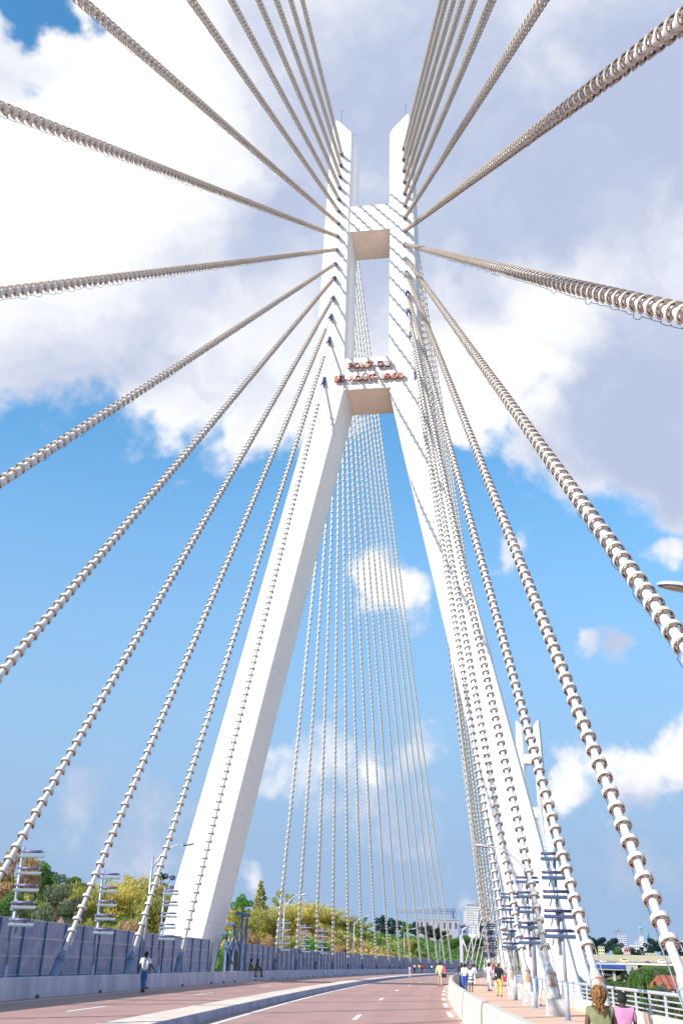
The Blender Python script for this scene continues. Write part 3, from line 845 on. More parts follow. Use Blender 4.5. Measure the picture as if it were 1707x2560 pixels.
# ------------------------------------------------------------------ pylons
def pylon(label, C, yaw):
    t = thing('bridge_pylon', label, 'pylon', C, -yaw)
    Z = 1.55
    TB = 5.0
    def loop(xi, xo, sg, zf, t0, t1, ch=.32, xm=None):
        xm = xm if xm is not None else xi + (xo - xi) * .8
        pts = [(xi + ch, t0), (xm, t0), (xo - ch * .6, t0), (xo, t0 + ch * .6), (xo, t1 - ch * .6), (xo - ch * .6, t1), (xm, t1), (xi + ch, t1), (xi, t1 - ch), (xi, t0 + ch)]
        return [Vector((sg * x, tt, zf(x) + Z)) for x, tt in pts]
    def loft(mb, loops, capa, capb):
        n = len(loops[0]); vs = [v for l in loops for v in l]; fs = []
        for i in range(len(loops) - 1):
            for k in range(n):
                q = (k + 1) % n; fs.append((i * n + k, i * n + q, (i + 1) * n + q, (i + 1) * n + k))
        if capa: fs.append(tuple(range(n)))
        if capb: fs.append(tuple((len(loops) - 1) * n + k for k in reversed(range(n))))
        return mb.add(vs, fs)
    for sg, do, di in ((-1, .10, .06), (1, -.12, -.05)):
        kink = lambda x: 50.8 - (x - 2.05) * .34
        kl = loop(2.05 + di, 5.25 + do * .3, sg, kink, 0, TB)
        loft(MB(), [loop(15.0, 19.15, sg, lambda x: -14, -.35, TB + .35), loop(11.65, 15.4, sg, lambda x: 2.75, 0, TB), loop(7.95, 11.25, sg, lambda x: 21.8, 0, TB), kl], True, False).build('leg', MT['pylon'], t)
        top = lambda x: min(87.0, 84.5 + (x - 2.0) * 1.30)
        loft(MB(), [kl, loop(2.07 + di, 5.14 + do, sg, lambda x: 57, 0, TB - .05), loop(2.07 + di, 4.92 + do, sg, lambda x: 69, 0, TB - .15), loop(2.0 + di, 4.72 + do, sg, lambda x: 78.5, 0, TB - .25), loop(2.0 + di, 4.42 + do, sg, top, .05, TB - .3, xm=3.93)], False, True).build('column', MT['pylon'], t)
    for z0, z1 in ((50.75, 54.4), (70.65, 74.12)):
        m_ = MB(); m_.box((0, TB / 2 - .04, (z0 + z1) / 2 + Z), (4.6, TB - .12 if z0 < 60 else TB - .35, z1 - z0)); bo = m_.build('cross_beam', MT['beam'], t)
        m_ = MB(); m_.box((0, TB / 2 - .04, z0 + Z - .012), (4.0, TB - .45 if z0 < 60 else TB - .7, .03)); m_.build('soffit_bounce_panel', MT['soffit_bounce'], bo)  # added panel, its peach colour standing in for bounced light
    return t
PC = Vector((2.234, 79.63, 0)); PYAW = .16
PRV, PNV = Vector((math.cos(PYAW), -math.sin(PYAW), 0)), Vector((math.sin(PYAW), math.cos(PYAW), 0))
def pyl(x, z, tt=0.0): return PC + PRV * x + PNV * tt + Vector((0, 0, z))
pylon('white A-shaped concrete pylon with two cross beams standing over the road', PC, PYAW)
PC2 = Vector((74.3, 371, 0)); PYAW2 = .33
pylon('distant white pylon seen behind the right leg of the near one', PC2, PYAW2)

# aerials and aviation lights on the pylon tops
def aerial(label, P, kind):
    t = thing('antenna', label, 'antenna', P, -PYAW)
    m_ = MB()
    if kind == 'whip':
        m_.tube([(0, 0, 0), (.05, 0, 1.9)], .02, 5); m_.tube([(.05, 0, 1.9), (.06, 0, 2.5)], .035, 5); m_.build('mast', MT['navy'], t)
        b_ = MB(); b_.box((-.75, 0, .35), (.42, .3, .45)); b_.tube([(-.75, 0, -.1), (-.75, 0, .2)], .04, 6); b_.build('beacon_box', MT['navy'], t)
    else:
        m_.tube([(0, 0, -.2), (0, 0, .5)], .03, 5); m_.tube([(-1.0, 0, .9 if kind == 'yl' else -.35), (1.0, 0, -.35 if kind == 'yl' else .9)], .022, 5); m_.build('boom', MT['steel'], t)
        e = MB()
        for i in range(6):
            f = -1 + i * .4; z = (-.35 * f + .27) * (1 if kind == 'yl' else -1) + (0 if kind == 'yl' else .55)
            z = .275 - .625 * f if kind == 'yl' else .275 + .625 * f
            e.tube([(f - .10, -.6, z + .22), (f + .10, .6, z - .22)], .014, 4)
        e.build('elements', MT['steel'], t)
    return t
aerial('thin whip aerial with dark box on top of the left pylon column', pyl(-3.75, 88.5, .8), 'whip')
aerial('thin whip aerial with dark box on top of the right pylon column', pyl(3.75, 88.5, .8), 'whip').scale = (-1, 1, 1)
aerial('comb-shaped TV aerial on the sloping top of the left pylon column', pyl(-2.9, 87.3, 1), 'yl')
aerial('comb-shaped TV aerial on the sloping top of the right pylon column', pyl(3.0, 87.3, 1), 'yr')

# ------------------------------------------------------------------ lettering on the lower cross beam
LM = {k: mat('letter_' + k, c, .55, col2=c2, scale=3, lo=.4, hi=.6) for k, c, c2 in (('orange', (.64, .19, .075), (.50, .14, .07)), ('peach', (.62, .34, .21), (.50, .25, .16)), ('cream', (.58, .42, .33), (.45, .31, .25)), ('plum', (.15, .05, .07), (.26, .08, .09)), ('mauve', (.26, .10, .13), (.40, .17, .15)))}
LSIDE = mat('letter_side_rust', (.16, .06, .05), .7, var=.2)
def letter(ch, x0, x1, z0, z1, m, parent, org):
    cu = bpy.data.curves.new('letter', 'FONT'); cu.body = ch; cu.size = 1; cu.extrude = .11; cu.offset = .04; cu.resolution_u = 6
    o = bpy.data.objects.new('letter', cu); COL.objects.link(o)
    bpy.context.view_layer.update()
    me = bpy.data.meshes.new_from_object(o.evaluated_get(bpy.context.evaluated_depsgraph_get()))
    bpy.data.objects.remove(o)
    me.name = 'letter'
    n = len(me.vertices); co = np.empty(n * 3); me.vertices.foreach_get('co', co); co = co.reshape(-1, 3)
    lo, hi = co.min(0), co.max(0)
    X = x0 + (co[:, 0] - lo[0]) / (hi[0] - lo[0]) * (x1 - x0); Zz = z0 + (co[:, 1] - lo[1]) / (hi[1] - lo[1]) * (z1 - z0); Y = -co[:, 2] * 1.0
    me.vertices.foreach_set('co', np.stack([X, Y, Zz], 1).ravel()); me.materials.clear(); me.materials.append(m); me.materials.append(LSIDE); me.update()
    me.polygons.foreach_set('material_index', [0 if abs(p.normal.y) > .5 else 1 for p in me.polygons])
    me.flip_normals()
    return link('letter', me, parent)
def sign_row(label, words, z0, z1):
    t = thing('letter_sign', label, 'sign', pyl(0, 0, -.26), -PYAW)
    for w, xa, xb, cols, narrow in words:
        n = len(w); gap = .05
        wid = [(.55 if c == '1' else 1.0) for c in w]; unit = (xb - xa - gap * (n - 1)) / sum(wid); x = xa
        fr = MB()
        for c, cl, ww in zip(w, cols, wid):
            letter(c, x, x + unit * ww, z0, z1, LM[cl], t, None)
            x += unit * ww + gap
        if narrow != 'bare':
            fr.tube([(xa - .05, .12, z0 - .10), (xb + .08, .12, z0 - .10)], .025, 5); fr.tube([(xa - .05, .12, z1 - .12), (xb + .08, .12, z1 - .12)], .018, 5)
            for i in range(6):
                xx = xa + (xb - xa) * i / 5
                fr.tube([(xx, .12, z0 - .12), (xx, .27, z0 - .12)], .016, 4); fr.tube([(xx, .12, z0 - .14), (xx, .12, z1)], .012, 4)
            fr.build('sign_frame', MT['steel'], t)
        else:
            for i in range(3):
                xx = xa + (xb - xa) * (i + .5) / 3
                fr.tube([(xx, .1, (z0 + z1) / 2), (xx, .27, (z0 + z1) / 2)], .02, 4)
            fr.build('sign_frame', MT['steel'], t)
    return t
sign_row('weathered orange metal letters reading PONT DU on the lower cross beam', [('PONT', -2.05, .55, ('peach', 'mauve', 'peach', 'orange'), ''), ('DU', .95, 2.25, ('plum', 'cream'), '')], 54.56, 55.20)
r2 = sign_row('weathered orange metal letters reading 15 AOÛT 1960 under the upper row', [('15', -3.3, -2.25, ('orange', 'plum'), 'bare'), ('AOUT', -1.9, .80, ('peach', 'peach', 'mauve', 'orange'), ''), ('1960', 1.28, 3.52, ('cream', 'mauve', 'orange', 'peach'), 'bare')], 53.08, 53.72)
ac = MB(); ac.prism([(-.50, 53.78), (-.24, 54.02), (-.02, 53.76), (-.10, 53.74), (-.25, 53.90), (-.42, 53.74)], lambda a, c, d: Vector((a, d, c)), -.08, .08); ac.build('letter_accent', LM['plum'], r2)

# ------------------------------------------------------------------ stay cables with lamp rings
def ring_mesh():
    mb = MB(); n = 22; a0, a1 = R(-65), R(245)      # gap of 50 degrees on the underside
    ro, ri, h = .198, .116, .12
    A = [a0 + (a1 - a0) * i / n for i in range(n + 1)]
    P = lambda r, a, z: (r * math.cos(a), r * math.sin(a), z)
    for i in range(n):
        a, c = A[i], A[i + 1]
        mb.add([P(ro, a, 0), P(ro, c, 0), P(ro, c, h), P(ro, a, h)], [(0, 1, 2, 3)], 0, True)
        mb.add([P(ro - .012, a, .006), P(ro - .012, c, .006), P(ro - .012, c, h), P(ro - .012, a, h)], [(3, 2, 1, 0)], 0, True)
        mb.add([P(ro, a, h), P(ro, c, h), P(ro - .05, c, h), P(ro - .05, a, h)], [(0, 1, 2, 3)], 0)
        mb.add([P(ro - .05, a, h), P(ro - .05, c, h), P(ro - .05, c, .05), P(ro - .05, a, .05)], [(0, 1, 2, 3)], 0, True)
        win = i % 11 in (2, 3, 7, 8)
        rings = [(ri, .130), (.178, ro)] if win else [(ri, ro)]
        for q, w in rings:
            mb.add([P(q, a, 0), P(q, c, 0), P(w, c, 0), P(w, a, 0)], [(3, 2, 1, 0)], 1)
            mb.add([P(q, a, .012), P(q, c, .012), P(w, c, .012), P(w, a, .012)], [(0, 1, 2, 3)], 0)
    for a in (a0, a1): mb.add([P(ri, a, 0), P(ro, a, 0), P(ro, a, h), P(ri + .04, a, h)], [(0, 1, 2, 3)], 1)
    for i in range(6):
        a = R(-40 + i * 52); mb.box(P(.157, a, -.008), (.02, .02, .02), 2)
    for a in (R(-48), R(90), R(228)):      # clamps to the sheath
        mb.box(P(.112, a, .06), (.035, .035, .11), 1, Matrix.Rotation(a, 3, 'Z'))
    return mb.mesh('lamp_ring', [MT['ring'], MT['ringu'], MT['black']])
def ring_far_mesh():
    mb = MB(); n = 10
    P = lambda r, a, z: (r * math.cos(a), r * math.sin(a), z)
    for i in range(n):
        a, c = R(-65) + R(310) * i / n, R(-65) + R(310) * (i + 1) / n
        mb.add([P(.198, a, 0), P(.198, c, 0), P(.198, c, .125), P(.198, a, .125)], [(0, 1, 2, 3)], 0, True)
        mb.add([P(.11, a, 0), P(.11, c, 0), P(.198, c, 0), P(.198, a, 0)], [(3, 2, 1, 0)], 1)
        mb.add([P(.11, a, .125), P(.11, c, .125), P(.198, c, .125), P(.198, a, .125)], [(0, 1, 2, 3)], 0)
    return mb.mesh('lamp_ring', [MT['ring'], MT['ringu']])
RING, RINGF = ring_mesh(), ring_far_mesh()

def cable(label, A, B, group, rings='near', bare_top=1.2, sock='light', ring0=3.0, block=None, step=.565, r=.095, wire=True):
    """from the pylon anchor A down to the deck anchor B"""
    ax = (A - B); L = ax.length; zc = ax.normalized()
    xc = Vector((0, 0, 1)).cross(zc).normalized(); yc = zc.cross(xc)
    Mx = Matrix((xc, yc, zc)).transposed()
    t = thing('stay_cable', label, 'stay cable', B, 0, group, Mx.to_euler())
    mt = Mx.to_4x4(); mt.translation = B
    MB().tube([(0, 0, 0), (0, 0, L)], r, 12 if rings == 'near' else 8).build('sheath', MT['tube'], t)
    if rings == 'near':
        c = MB(); c.tube([(0, 0, L - .75), (0, 0, L + .3)], .19, 12); c.tube([(0, 0, L - .80), (0, 0, L - .68)], .22, 12); c.build('collar', MT['navy'], t)
    if sock:
        m_ = MT['socket'] if sock == 'light' else MT['socketd']
        c = MB(); c.tube([(0, 0, -.3), (0, 0, 1.02)], .185, 14); c.tube([(0, 0, 1.02), (0, 0, 1.08)], .205, 14); c.tube([(0, 0, 1.08), (0, 0, 1.45)], [.185, .105], 14); c.build('socket', m_, t)
        if rings == 'near':
            w = MB()
            for a in (-.2, .2): w.tube([(a, .02, ring0 + .1), (a * 1.05, .02, 1.2), (a * 1.05, -.05, .2)], .014, 5)
            w.build('guard_wire', MT['steel'], t)
    near_pts, k = [], 0
    z = ring0
    while z < L - bare_top:
        P = mt @ Vector((0, 0, z)); q = project(P)
        if q and -2200 < q[0] < 3900 and -2200 < q[1] < 4700:
            seen = -60 < q[0] < 1770 and -60 < q[1] < 2620
            near_pts.append((q[2] + (0 if seen else 1000), z))
        z += step
    near_pts.sort()
    me = RING if rings == 'near' else RINGF
    head, tail = near_pts[:100], near_pts[100:]
    if rings == 'mass': head, tail = [], near_pts
    for d, z in head:
        o = bpy.data.objects.new('lamp_ring', me); COL.objects.link(o); o.parent = t
        o.location = (0, 0, z); o.rotation_euler = (0, 0, rng.uniform(-.22, .22))
    if tail:
        m_ = MB(); base = [tuple(v.co) for v in RINGF.vertices]; fc = [(tuple(p.vertices), p.material_index) for p in RINGF.polygons]
        for d, z in tail:
            k = len(m_.v); m_.v += [(x, y, w + z) for x, y, w in base]
            for f, mi in fc: m_.f.append(tuple(i + k for i in f)); m_.m.append(mi); m_.sm.append(False)
        tag(m_.build('lamp_rings', [MT['ring'], MT['ringu']], t), kind='stuff')
    if wire and rings == 'near' and near_pts:
        zs = sorted(z for d, z in near_pts); w = MB(); pts = []
        rr_ = random.Random(int(L * 100))
        for z in zs:
            sag = rr_.choice((.015, .02, .03, .04, .04, .10)) if L > 80 else .02
            for q, f in ((.03, 0), (.2, .75), (.42, 1), (.64, .75)): pts.append((.06, -.20 - sag * f, z + q))
        if len(pts) > 2: w.tube(pts, .008, 3, cap=False).build('wire', MT['black'], t)
    return t

# anchor heights and offsets on the pylon face, top to bottom
ZA = [83.13, 81.53, 79.94, 78.32, 76.70, 75.07, 73.39, 71.63, 69.83, 67.95, 66.13, 63.58, 61.27, 58.40, 53.60]
XL = [-3.36, -3.40, -3.45, -3.46, -3.50, -3.49, -3.51, -3.54, -3.59, -3.65, -3.70, -3.76, -3.91, -4.00, -4.37]
XR = [3.53, 3.52, 3.56, 3.61, 3.62, 3.63, 3.66, 3.68, 3.67, 3.73, 3.79, 3.88, 3.94, 4.21, 4.65]
SL = [-81.4, -70.3, -60.7, -51.7, -42.1, -33.1, -20.5, -9.8, 1.25, 12.1, 22.5, 32.5, 42.7, 53.1, 63.4]
SR_ = [-80.8, -70.5, -60.2, -49.9, -39.6, -29.3, -19.0, -7.3, .85, 10.0, 19.7, 29.5, 39.8, 49.6, 59.7]
OR = [11.6, 10.9, 10.45, 9.65, 8.75, 7.75, 7.5, 5.45, 5.45, 5.42, 5.45, 5.45, 5.42, 5.38, 5.35]
SF = [277.6, 267.3, 256.6, 244.3, 231.9, 218.3, 204.6, 191.0, 176.9, 162.6, 149.2, 136.1, 123.5, 110.7, 99.1]
ORD = ['topmost', 'second', 'third', 'fourth', 'fifth', 'sixth', 'seventh', 'eighth', 'ninth', 'tenth', 'eleventh', 'twelfth', 'thirteenth', 'fourteenth', 'lowest']
def ordp(i): return ORD[i] + (' from top' if 0 < i < 14 else '')
for i in range(15):
    cable('%s, ringed stay cable on the left column coming toward the viewer' % ordp(i), pyl(XL[i], ZA[i]), deck(SL[i], -14.62, .45), 'near left fan of stay cables', sock='dark', bare_top=(1.6, 3.4)[i > 11] if i > 10 else 1.2, ring0=2.3)
for i in range(15):
    B = deck(SR_[i], OR[i], .45)
    cable('%s, ringed stay cable on the right column coming toward the viewer' % ordp(i), pyl(XR[i], ZA[i]), B, 'near right fan of stay cables', bare_top=(1.6, 3.4)[i > 11] if i > 10 else 1.2, ring0=2.15)
    # concrete anchor block under the socket
    if i >= 9:
        t = thing('anchor_block', '%s concrete block carrying a cable socket on the walkway' % ('nearest', 'second nearest', 'third nearest', 'fourth nearest', 'fifth nearest', 'farthest')[i - 9], 'anchor block', deck(SR_[i], 5.4, .004), -heading(SR_[i]), 'cable anchor blocks on the walkway')
        bm_ = MB()
        bm_.prism([(-.40, 0), (.40, 0), (.40, .42), (.30, .56), (-.26, .56), (-.40, .48)], lambda a, c, d: Vector((d, a - .05, c)), -.34, .34); bm_.build('block', MT['block'], t)
def ordl(i): return ['leftmost', 'second from left', 'third from left', 'fourth from left', 'fifth from left', 'sixth from left', 'seventh from left', 'middle', 'seventh from right', 'sixth from right', 'fifth from right', 'fourth from right', 'third from right', 'second from right', 'rightmost'][i]
for i in range(15):
    cable('%s of the beaded stay cables seen between the pylon legs' % ordl(14 - i), pyl(XL[i], ZA[i], 4.9 if i > 8 else 4.8), deck(SF[i], -14.9, .5), 'far left fan of stay cables', rings='far', sock='dark', ring0=2.6, bare_top=1.5, wire=False, step=.54 + .3 * min(1, (14 - i) / 7))
for i in range(15):
    cable('%s from pylon of the far stay cables crowded behind the right leg' % ORD[14 - i].replace('topmost', 'first').replace('lowest', 'last'), pyl(XR[i], ZA[i], 4.9 if i > 8 else 4.8), deck(SF[i] - 3.5, 5.3, .8), 'far right fan of stay cables', rings='mass', ring0=2.6, bare_top=1.5, wire=False, step=.54 + .3 * min(1, (14 - i) / 7))
def pyl2(x, z, tt=0.0): return PC2 + Vector((math.cos(PYAW2), -math.sin(PYAW2), 0)) * x + Vector((math.sin(PYAW2), math.cos(PYAW2), 0)) * tt + Vector((0, 0, z))
S2 = [296.4, 304.8, 313.2, 321.1, 328.1, 335.0, 341.6, 347.6]
for i in range(8):
    cable('%s of the thin white cables of the distant pylon, left side' % ORD[i].replace('topmost', 'longest'), pyl2(-3.7, ZA[3 + i] - 3 * i * .4), deck(S2[i], -15.0, .5), 'left cables of the distant pylon', rings='mass', sock=None, wire=False, step=1.7)
for i in range(8):
    cable('%s of the thin grey cables of the distant pylon, right side' % ORD[i].replace('topmost', 'longest'), pyl2(3.7, ZA[3 + i] - 3 * i * .4), deck(S2[i] - 3, 5.3, .5), 'right cables of the distant pylon', rings='mass', sock=None, wire=False, step=1.0)

# ------------------------------------------------------------------ floodlight masts: two overlapping poles with five rungs of floodlights
def mast(label, s, off, xa, xb, group='floodlight masts along the bridge', rows=5):
    t = thing('floodlight_mast', label, 'floodlight mast', deck(s, off, .01), -heading(s), group)
    sg = 1 if off > 0 else -1
    m_ = MB(); m_.box((0, 0, .01), (.36, .36, .03)); m_.tube([(0, 0, 0), (0, 0, 1.15)], .085, 10); m_.tube([(0, 0, 1.15), (-.02 * sg, 0, 3.42)], .062, 10); m_.build('pole', MT['steel'], t)
    m_ = MB(); m_.tube([(-.10, .15, 1.95), (-.10, .15, 5.35)], .055, 10); m_.build('upper_pole', MT['steel'], t)
    m_ = MB(); m_.box((-.05, .08, 3.30), (.34, .26, .03)); m_.box((-.05, .08, 3.05), (.30, .22, .03)); m_.tube([(-.18, .08, 3.3), (-.10, .08, 2.9)], .02, 5); m_.tube([(.10, .08, 3.3), (.0, .08, 2.9)], .02, 5); m_.build('bracket', MT['steel'], t)
    for k in range(rows):
        z = 2.70 + k * .615
        f = MB()
        yf = -.10
        f.prism([(-.05, -.245), (.06, -.16), (.05, -.115), (-.07, -.195)], lambda a, c, d: Vector((d, a + yf, c + z)), xa, xb)
        f.tube([((xa + xb) / 2, .12, z - .30), ((xa + xb) / 2 - .03, .0, z - .12)], .022, 5)
        f.tube([((xa + xb) / 2 - .25, .15, z - .45), ((xa + xb) / 2 - .2, .05, z - .22), ((xa + xb) / 2, .0, z - .18)], .02, 5)
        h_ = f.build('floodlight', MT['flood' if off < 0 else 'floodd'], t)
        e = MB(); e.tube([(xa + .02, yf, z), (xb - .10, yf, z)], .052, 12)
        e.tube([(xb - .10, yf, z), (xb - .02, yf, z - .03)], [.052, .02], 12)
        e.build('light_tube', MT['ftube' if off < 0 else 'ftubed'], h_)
        w = MB(); x = xa + .35; w.tube([(x, yf, z - .25), (x - .06, yf, z - .37), (x, yf, z - .44), (x + .06, yf, z - .37), (x + .01, yf, z - .25)], .008, 4, cap=False); w.build('loose_wire', MT['black'], h_)
    return t
OO = ('nearest', 'second nearest', 'third nearest')
for i, s in enumerate((35.8, 46.0, 56.8)): mast('%s floodlight ladder mast on the walkway, standing beside the right cable sockets' % OO[i], s, 5.28, -.60, .42)
for i, s in enumerate((38.7, 48.9, 60.6)): mast('%s floodlight ladder mast behind the left concrete barrier' % OO[i], s, -14.95, -.15, .85)
for i, s in enumerate((103.2, 115.8, 128.0)): mast('%s floodlight ladder mast beyond the pylon, at the left far cables' % OO[i], s, -14.95, -.72, .72)
for i, s in enumerate((99.5, 111.0, 123.5)): mast('%s floodlight ladder mast beyond the pylon, on the walkway' % OO[i], s, 5.3, -.6, .6)

# ------------------------------------------------------------------ street lamps
def street_lamp(label, s, off, zp=7.0, zh=7.75, reach=2.2):
    sg = 1 if off < 0 else -1
    t = thing('street_lamp', label, 'street lamp', deck(s, off, .01), -heading(s), 'street lamps along the bridge')
    m_ = MB(); m_.tube([(0, 0, 0), (0, 0, 1.2)], .11, 12); m_.tube([(0, 0, 1.2), (0, 0, zp)], [.085, .06], 12); m_.box((0, 0, .02), (.4, .4, .04)); m_.build('pole', MT['steel'], t)
    pts = []
    for i in range(9):
        f = i / 8
        pts.append((sg * (.04 + reach * .72 * f), 0, zp - .55 + (zh - zp + .5) * (1 - (1 - f) ** 2.2)))
    m_ = MB(); m_.tube(pts, [.045 - .015 * i / 8 for i in range(9)], 8); m_.build('arm', MT['lampw'], t)
    h_ = MB(); x0, z0 = sg * (.04 + reach * .72), zh - .06
    Mt = Matrix.Rotation(-sg * R(9), 3, 'Y')
    h_.ell((x0 + sg * .33, 0, z0 + .03), (.42, .15, .085), nu=16, nv=8, zmin=-.25, M=Mt)
    h_.build('lamp_head', MT['lampw'], t)
    l_ = MB(); l_.ell((x0 + sg * .38, 0, z0 + .01), (.30, .115, .05), nu=16, nv=6, zmin=-1, M=Mt); l_.build('lens', MT['lens'], t)
    return t
for i, s in enumerate((57.2, 103.1, 153.9, 209.5, 259.1)):
    street_lamp('curved-arm street lamp on the left, %s' % ('in front of the left pylon leg', 'beside the leftmost beaded far cable', 'before the yellow hillside field', 'between far cables below the grey building', 'farthest down the road'), s, -14.95) if False else street_lamp(
        ('curved-arm street lamp in front of the left pylon leg', 'curved-arm street lamp beside the leftmost beaded far cables', 'curved-arm street lamp before the yellow hillside field', 'curved-arm street lamp among the middle far cables, before green hill', 'small curved-arm street lamp farthest down the left side of the road')[i], s, -14.95, 6.8 + .18 * i, 7.5 + .2 * i)
street_lamp('curved-arm street lamp before the right pylon leg, arm over the road', 50.3, 5.75, 6.1, 6.95, 2.6)
street_lamp('small curved-arm street lamp beside the far cables at the distant tower', 150.0, 5.6, 7.6, 8.4, 2.6)
lp = at(1662, 1466, 16.0)
ls, lo_ = deck_inv(lp.x, lp.y)
street_lamp('nearest street lamp, only its round-ended head reaching in at the right edge', ls, lo_ + 3.2, lp.z - .7, lp.z, 3.55)

# ------------------------------------------------------------------ blue steel gantry with floodlight clusters by the left leg
t = thing('steel_gantry', 'blue braced steel gantry with floodlight clusters beside the left pylon leg', 'gantry', deck(80.5, -15.0, .01), -heading(80.5))
for x, y, h in ((-.15, -.9, 3.3), (0, 1.1, 4.0), (.25, 2.6, 4.9), (.3, 4.3, 4.7)):
    m_ = MB(); m_.box((x, y, h / 2), (.16, .16, h)); m_.build('post', MT['bluesteel'], t)
for p0, p1 in (((-.15, -.9, 2.0), (.25, 2.6, 4.2)), ((0, 1.1, 3.7), (.25, 2.6, 2.2)), ((.25, 2.6, 2.4), (.3, 4.3, 4.2)), ((0, 1.1, 1.2), (-.15, -.9, 2.6)), ((.25, 2.6, 4.5), (.3, 4.3, 4.5))):
    m_ = MB(); m_.tube([p0, p1], .07, 6); m_.build('brace', MT['bluesteel'], t)
for x, y, z in ((-.3, -1.3, 3.35), (-.2, .6, 4.1), (.1, 2.3, 4.95), (.3, 3.9, 4.9)):
    m_ = MB()
    for q in range(4):
        m_.prism([(-.16, -.10), (.16, -.02), (.14, .08), (-.18, .02)], lambda a, c, d: Vector((x + a + (q % 2) * .3 - .15, y + d + (q // 2) * .5 - .25, z + c)), -.2, .2)
    m_.box((x, y, z - .1), (.9, 1.1, .04)); m_.build('floodlight_cluster', MT['bluesteel'], t)
t = thing('equipment_cabinet', 'brown-grey equipment cabinet standing open under the blue gantry', 'cabinet', deck(82.0, -15.15, .3), -heading(82) + .4)
m_ = MB(); m_.box((0, 0, .95), (.6, .75, 1.9)); m_.box((0, 0, 1.93), (.7, .85, .05)); m_.build('cabinet_body', mat('cabinet_brown', (.20, .15, .14), .6, var=.2), t)
m_ = MB(); m_.box((.31, -.52, .95), (.04, .6, 1.75), 0, None); m_.build('door', MT['black'], t)
m_ = MB(); m_.box((0, 0, -.14), (.9, 1.0, .28)); m_.build('plinth', MT['block'], t)
t = thing('notice_panel', 'narrow pale notice panel with blue marks on the blue gantry', 'sign', deck(84.0, -14.9, .5), -heading(84))
m_ = MB(); m_.box((0, 0, .9), (.04, .62, 1.8)); m_.build('panel_board', MT['lampw'], t)
m_ = MB()
for q in range(4): m_.box((.024, 0, .75 + q * .28), (.012, .34, .18))
m_.build('blue_marks', mat('notice_blue', (.04, .30, .70), .5), t)
m_ = MB(); m_.box((.024, 0, .25), (.012, .45, .35)); m_.build('lower_plate', MT['mark'], t)
t = thing('ball', 'small white ball-shaped float lying by the fence end', 'ball', deck(79.0, -14.95, .45))
m_ = MB(); m_.ell((0, 0, .12), (.17, .17, .17)); m_.build('ball_body', MT['mark'], t)
m_ = MB(); m_.box((0, 0, -.22), (.35, .35, .44)); m_.build('stand', MT['block'], t)

# braced grey post where the walkway bends
t = thing('braced_post', 'pale grey post with a long slanting brace behind the people at the parapet', 'post', deck(105, 2.55, .01), -heading(105))
m_ = MB(); m_.box((0, 0, 2.15), (.22, .22, 4.3)); m_.build('upright', MT['lampw'], t)
m_ = MB(); m_.tube([(.1, 0, 4.2), (1.0, .2, 1.9)], .075, 8); m_.build('brace', MT['lampw'], t)
t = thing('cluster_light', 'cranked grey pole with a cluster of lamps behind the braced post', 'light pole', deck(112, 2.6, .01), -heading(112), 'cranked cluster lights')
def cluster_light(t, h):
    m_ = MB(); m_.tube([(0, 0, 0), (0, 0, h), (.25, 0, h + .3), (.75, 0, h + .45)], .07, 8); m_.build('pole', MT['lampw'], t)
    m_ = MB()
    for q in range(5): m_.box((.55 + q * .22, (q % 2) * .2, h + .62 + (q % 3) * .12), (.26, .3, .16), 0, Matrix.Rotation(.5 * (q - 2) * .4, 3, 'Y'))
    m_.build('lamp_cluster', MT['lampw'], t)
cluster_light(t, 4.9)
t = thing('cluster_light', 'cranked grey pole with lamps, farther along the white cables', 'light pole', deck(150, 2.6, .01), -heading(150), 'cranked cluster lights'); cluster_light(t, 5.0)
t = thing('cluster_light', 'low cranked lamp pole nearest the distant pylon cables', 'light pole', deck(172, 3.6, .01), -heading(172), 'cranked cluster lights'); cluster_light(t, 4.0)

# ------------------------------------------------------------------ vegetation
nrng = np.random.default_rng(5)
def leaves_mesh(name, C, size, m, up=.25, elong=1.6):
    """many separate leaf-sized diamonds at the points C"""
    n = len(C)
    a = nrng.normal(size=(n, 3)); a /= np.linalg.norm(a, axis=1)[:, None]
    b = nrng.normal(size=(n, 3)); b -= a * (a * b).sum(1)[:, None]; b /= np.linalg.norm(b, axis=1)[:, None]
    s = size * nrng.uniform(.55, 1.25, (n, 1))
    V = np.empty((n, 4, 3)); V[:, 0] = C - a * s * elong * .5; V[:, 1] = C + b * s * .36; V[:, 2] = C + a * s * elong * .5; V[:, 3] = C - b * s * .36
    me = bpy.data.meshes.new(name)
    me.vertices.add(n * 4); me.vertices.foreach_set('co', V.reshape(-1))
    me.loops.add(n * 4); me.loops.foreach_set('vertex_index', np.arange(n * 4, dtype=np.int32))
    me.polygons.add(n); me.polygons.foreach_set('loop_start', np.arange(0, n * 4, 4, dtype=np.int32))
    me.update(calc_edges=True); me.materials.append(m)
    return me
def blob_points(blobs, n):
    w = np.array([r[0] * r[1] * r[2] for c, r in blobs]) ** .7; w /= w.sum(); out = []
    for (c, r), k in zip(blobs, (w * n).astype(int)):
        p = nrng.normal(size=(k, 3)); p /= np.linalg.norm(p, axis=1)[:, None]
        rad = nrng.uniform(.45, 1.0, (k, 1)) ** .6
        out.append(np.array(c) + p * rad * np.array(r))
    return np.concatenate(out)
